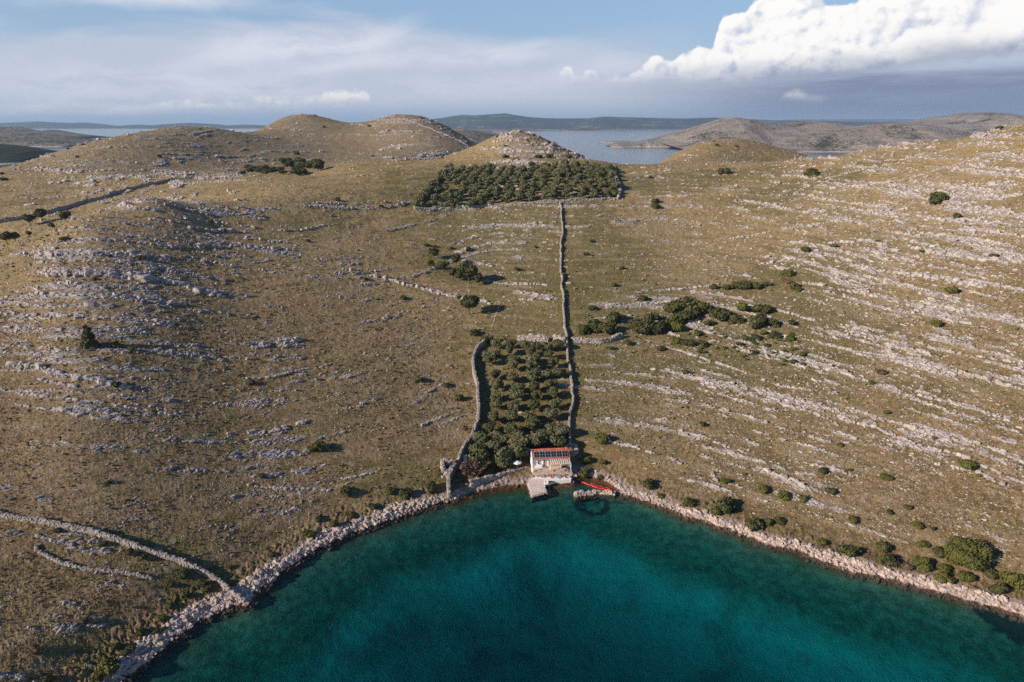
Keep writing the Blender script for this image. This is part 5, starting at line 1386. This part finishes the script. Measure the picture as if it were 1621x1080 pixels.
def wpos(u, v, z):
    p = onplane(u, v, z); return (p[0], p[1], z)
def small_things():
    # table on the terrace
    x, y = onplane(893, 739.2, 3.1); t = empty('table', (x, y, 2.39), TH); tag(t, 'long dark table under the right end of the slatted pergola', 'table')
    MB().box(-.85, .85, -.62, .62, .70, .76).build('tabletop', plain('dark_table', (.045, .04, .05), .6), t)
    for sx in (-.75, .75):
        for sy in (-.52, .52): MB().box(sx - .04, sx + .04, sy - .04, sy + .04, 0, .70).build('leg', M_BLACK, t)
    # folding chairs on the quay
    cols = [((873, 756.5), (.55, .05, .05), 'red fabric', 'leftmost', .5), ((885, 757), (.16, .22, .36), 'blue fabric', 'middle', -.2), ((896, 756.5), (.10, .10, .30), 'navy fabric', 'rightmost', .15)]
    for (u, v), c, w, pos, rz in cols:
        t = empty('deck_chair', wpos(u, v, .9), rz, .62); tag(t, f'folding beach chair with {w} on the white quay, {pos} of the three', 'chair', 'folding beach chairs on the quay')
        fab = plain('chair_' + w.replace(' ', '_'), c, .8)
        MB().hexa([(-.3, -.55, .30), (.3, -.55, .30), (.3, .12, .22), (-.3, .12, .22), (-.3, -.55, .33), (.3, -.55, .33), (.3, .12, .25), (-.3, .12, .25)]).build('seat', fab, t)
        MB().hexa([(-.3, .12, .22), (.3, .12, .22), (.3, .55, .85), (-.3, .55, .85), (-.3, .16, .25), (.3, .16, .25), (.3, .58, .88), (-.3, .58, .88)]).build('backrest', fab, t)
        b = MB()
        for s in (-.33, .33): b.bar((s, -.6, 0), (s, .6, .9), .04); b.bar((s, .35, 0), (s, -.55, .32), .04)
        b.bar((-.33, .6, .9), (.33, .6, .9), .04); b.build('frame', plain('red_frame', (.45, .06, .06), .5) if pos != 'middle' else M_GREYW, t)
    x, y, z = wpos(864.8, 765.2, .9); t = empty('storage_box', (x, y, .88), TH); tag(t, 'low white open box with dark compartments at the corner of the quay', 'box')
    b = MB(); b.box(-.42, .42, -.5, -.44, 0, .45).box(-.42, .42, .44, .5, 0, .45).box(-.42, -.36, -.44, .44, 0, .45).box(.36, .42, -.44, .44, 0, .45).box(-.36, .36, -.03, .03, 0, .43); b.build('shell', M_WHITE, t)
    MB().box(-.36, .36, -.44, .44, .02, .06).build('base', M_BLACK, t)
    x, y, z = wpos(871, 762.5, .9); o = MB().box(-.55, .55, -.32, .32, .0, .03).build('dark_mat', plain('slate_mat', (.07, .08, .10), .8)); o.location = (x, y, .905); o.rotation_euler = (0, 0, TH + .06)
    tag(o, 'dark slate blue mat lying on the quay beside the white box', 'mat')
    # parasol
    p = hit(819, 745); t = empty('parasol', (p[0], p[1], ground_z(p[0], p[1]))); tag(t, 'white parasol open on the red earth left of the cottage', 'parasol')
    b = MB(); n = 8; b.V = [(0, 0, 2.35)] + [(1.05 * math.cos(6.283 * i / n), 1.05 * math.sin(6.283 * i / n), 1.95) for i in range(n)] + [(1.05 * math.cos(6.283 * i / n), 1.05 * math.sin(6.283 * i / n), 1.83) for i in range(n)] + [(0, 0, 2.30)]
    b.F = [(0, 1 + i, 1 + (i + 1) % n) for i in range(n)] + [(1 + i, 9 + i, 9 + (i + 1) % n, 1 + (i + 1) % n) for i in range(n)] + [(17, 9 + (i + 1) % n, 9 + i) for i in range(n)]
    b.build('canopy', M_CANVAS, t); MB().box(-.03, .03, -.03, .03, 0, 2.3).build('pole', M_FRAME, t); MB().box(-.25, .25, -.25, .25, 0, .1).build('foot', M_CONC, t)
    # white board leaning on the left wall
    p = hit(737.5, 731); o = MB().hexa([(-.5, 0, 0), (.5, 0, 0), (.5, .05, 0), (-.5, .05, 0), (-.4, .55, 1.5), (.6, .55, 1.5), (.6, .6, 1.5), (-.4, .6, 1.5)]).build('white_board', M_CANVAS); o.location = (p[0], p[1], ground_z(p[0], p[1])); o.rotation_euler = (0, 0, .5)
    tag(o, 'white board leaning at the foot of the curving left wall', 'board')
    p = hit(823, 658); t = empty('crate', (p[0], p[1], ground_z(p[0], p[1])), .2); tag(t, 'small yellow crate standing between the olive trees of the lower grove', 'crate')
    b = MB(); b.box(-.5, .5, -.35, -.3, 0, .75).box(-.5, .5, .3, .35, 0, .75).box(-.5, -.45, -.3, .3, 0, .75).box(.45, .5, -.3, .3, 0, .75).box(-.45, .45, -.3, .3, 0, .05); b.build('shell', M_YELLOW, t)
    MB().box(-.54, .54, -.39, .39, .755, .82).build('lid', M_CREAM, t)
small_things()

def kayak_meshes():
    n, k = 28, 12; L = 4.7; V, F = [], []
    for i in range(n + 1):
        t = i / n; x = (t - .5) * L; s = math.sin(math.pi * min(max(t, .0), 1)) ** .62; w = .43 * s + .012; zt = .20 + .16 * abs(2 * t - 1) ** 2.6; zb = -.10 + .22 * abs(2 * t - 1) ** 4
        for j in range(k):
            a = 2 * math.pi * j / k; c, q = math.cos(a), math.sin(a)
            z = (zt if q > 0 else zb) * abs(q) ** .8 + .10 * (1 - abs(q)); z = zt * .55 + (zt - zb) * .5 * q * (.55 if q > 0 else 1.0)
            V.append((x, w * c * (1 - .15 * abs(q)), z))
    for i in range(n):
        for j in range(k): F.append((i * k + j, (i + 1) * k + j, (i + 1) * k + (j + 1) % k, i * k + (j + 1) % k))
    F.append(tuple(range(k))); F.append(tuple(range(n * k + k - 1, n * k - 1, -1)))
    hull = MB(); hull.V, hull.F = V, F
    return hull
def ring(rx, ry, rz_in, z, w):
    b = MB(); m = 18
    for i in range(m):
        a = 6.283 * i / m; c, s = math.cos(a), math.sin(a)
        b.V += [(rx * c, ry * s, z), ((rx + w) * c, (ry + w) * s, z - .03), ((rx + w * .5) * c, (ry + w * .5) * s, z + .05)]
    for i in range(m):
        j = (i + 1) % m; b.F += [(i * 3, j * 3, j * 3 + 2, i * 3 + 2), (i * 3 + 2, j * 3 + 2, j * 3 + 1, i * 3 + 1)]
    return b
def kayaks():
    spots = [((923.5, 764), (947, 770.5), 'red double kayak moored farthest from the stone jetty, the leftmost of three'),
             ((938, 766.3), (962.5, 773.0), 'red double kayak moored in the middle of the row, closest to the rocky shore'),
             ((940, 770.6), (965.5, 775.2), 'red double kayak moored alongside the stone jetty, the rightmost of three')]
    for a, b, lab in spots:
        A, B = onplane(*a, .15), onplane(*b, .15); c = (A + B) / 2; rz = math.atan2(B[1] - A[1], B[0] - A[0])
        t = empty('kayak', (c[0], c[1], .06), rz); tag(t, lab, 'kayak', 'red kayaks moored by the shore')
        hull = kayak_meshes().build('hull', M_RED, t, True)
        for x in (-.75, .75):
            r_ = ring(.42, .22, 0, .235, .05).build('cockpit', M_BLACK, t); r_.location = (x, 0, 0)
            m = MB(); m.V = [(.42 * math.cos(6.283 * i / 16), .22 * math.sin(6.283 * i / 16), .232) for i in range(16)]; m.F = [tuple(range(16))]; s_ = m.build('seat_well', M_BLACK, r_)
        MB().bar((-.3, -.40, .28), (.3, .55, .30), .03).box(.27, .40, .45, .75, .28, .31).build('paddle', M_BLACK, t)
kayaks()

def water_front_walls():
    sea0 = lambda z: (lambda x, y: np.full(np.shape(x), z))
    W = np.array([onplane(u, v, .5) for u, v in [(909, 783), (925, 781), (945, 778.5), (958, 779), (973, 780.5)]])
    stone_wall('stone_jetty', W, 1.35, 1.15, 'curved jetty of pale piled stones sheltering the red kayaks', 'jetty', .5, M_SHORE, base=sea0(-.45), wob=.1)
    W = np.array([onplane(u, v, .9) for u, v in [(745, 771), (767, 763.5), (792, 756), (812, 750), (838, 743.5)]])
    gz = lambda x, y: np.full(np.shape(x), .75)
    stone_wall('beach_wall', W, .7, 1.6, 'dark fronted retaining wall behind the pebble strip left of the slipway', 'stone wall', .32, base=gz, taper=[1.1, .55], wob=.05)
    P = [hit(716, 741)[:2], hit(700.5, 740)[:2], hit(702, 755)[:2], hit(713, 756)[:2]]
    stone_wall('stone_hut', P, .8, 1.9, 'small roofless stone hut built against the outside of the left wall', 'hut ruin', .4, wob=0)
    c = hit(904, 716)[:2]; P = [c + 1.5 * np.array([math.cos(a), math.sin(a)]) for a in np.linspace(-1.9, 2.6, 10)]
    stone_wall('stone_well', P, .5, 1.0, 'small curved stone ring joining the end of the long wall behind the cottage', 'stone well', .34, wob=0)
water_front_walls()

# ------------------------------------------------------------------ air
def haze():
    x0, x1, y0, y1, z0, z1 = -27000, 27000, -4000, 43000, -41, 300
    V = [(x0, y0, z0), (x1, y0, z0), (x1, y1, z0), (x0, y1, z0), (x0, y0, z1), (x1, y0, z1), (x1, y1, z1), (x0, y1, z1)]
    F = [(0, 3, 2, 1), (4, 5, 6, 7), (0, 1, 5, 4), (1, 2, 6, 5), (2, 3, 7, 6), (3, 0, 4, 7)]
    m = bpy.data.materials.new('haze'); m.use_nodes = True; T = NT(m.node_tree); T.n.clear()
    out = T.n.new('ShaderNodeOutputMaterial'); v = T.n.new('ShaderNodeVolumePrincipled')
    v.inputs['Color'].default_value = (.50, .74, 1.0, 1); v.inputs['Density'].default_value = 4.5e-5; v.inputs['Anisotropy'].default_value = 0.1
    T.l.new(v.outputs[0], out.inputs['Volume'])
    o = link(bpy.data.objects.new('haze', np_mesh('haze', V, F, m))); tag(o, kind='stuff')
haze()
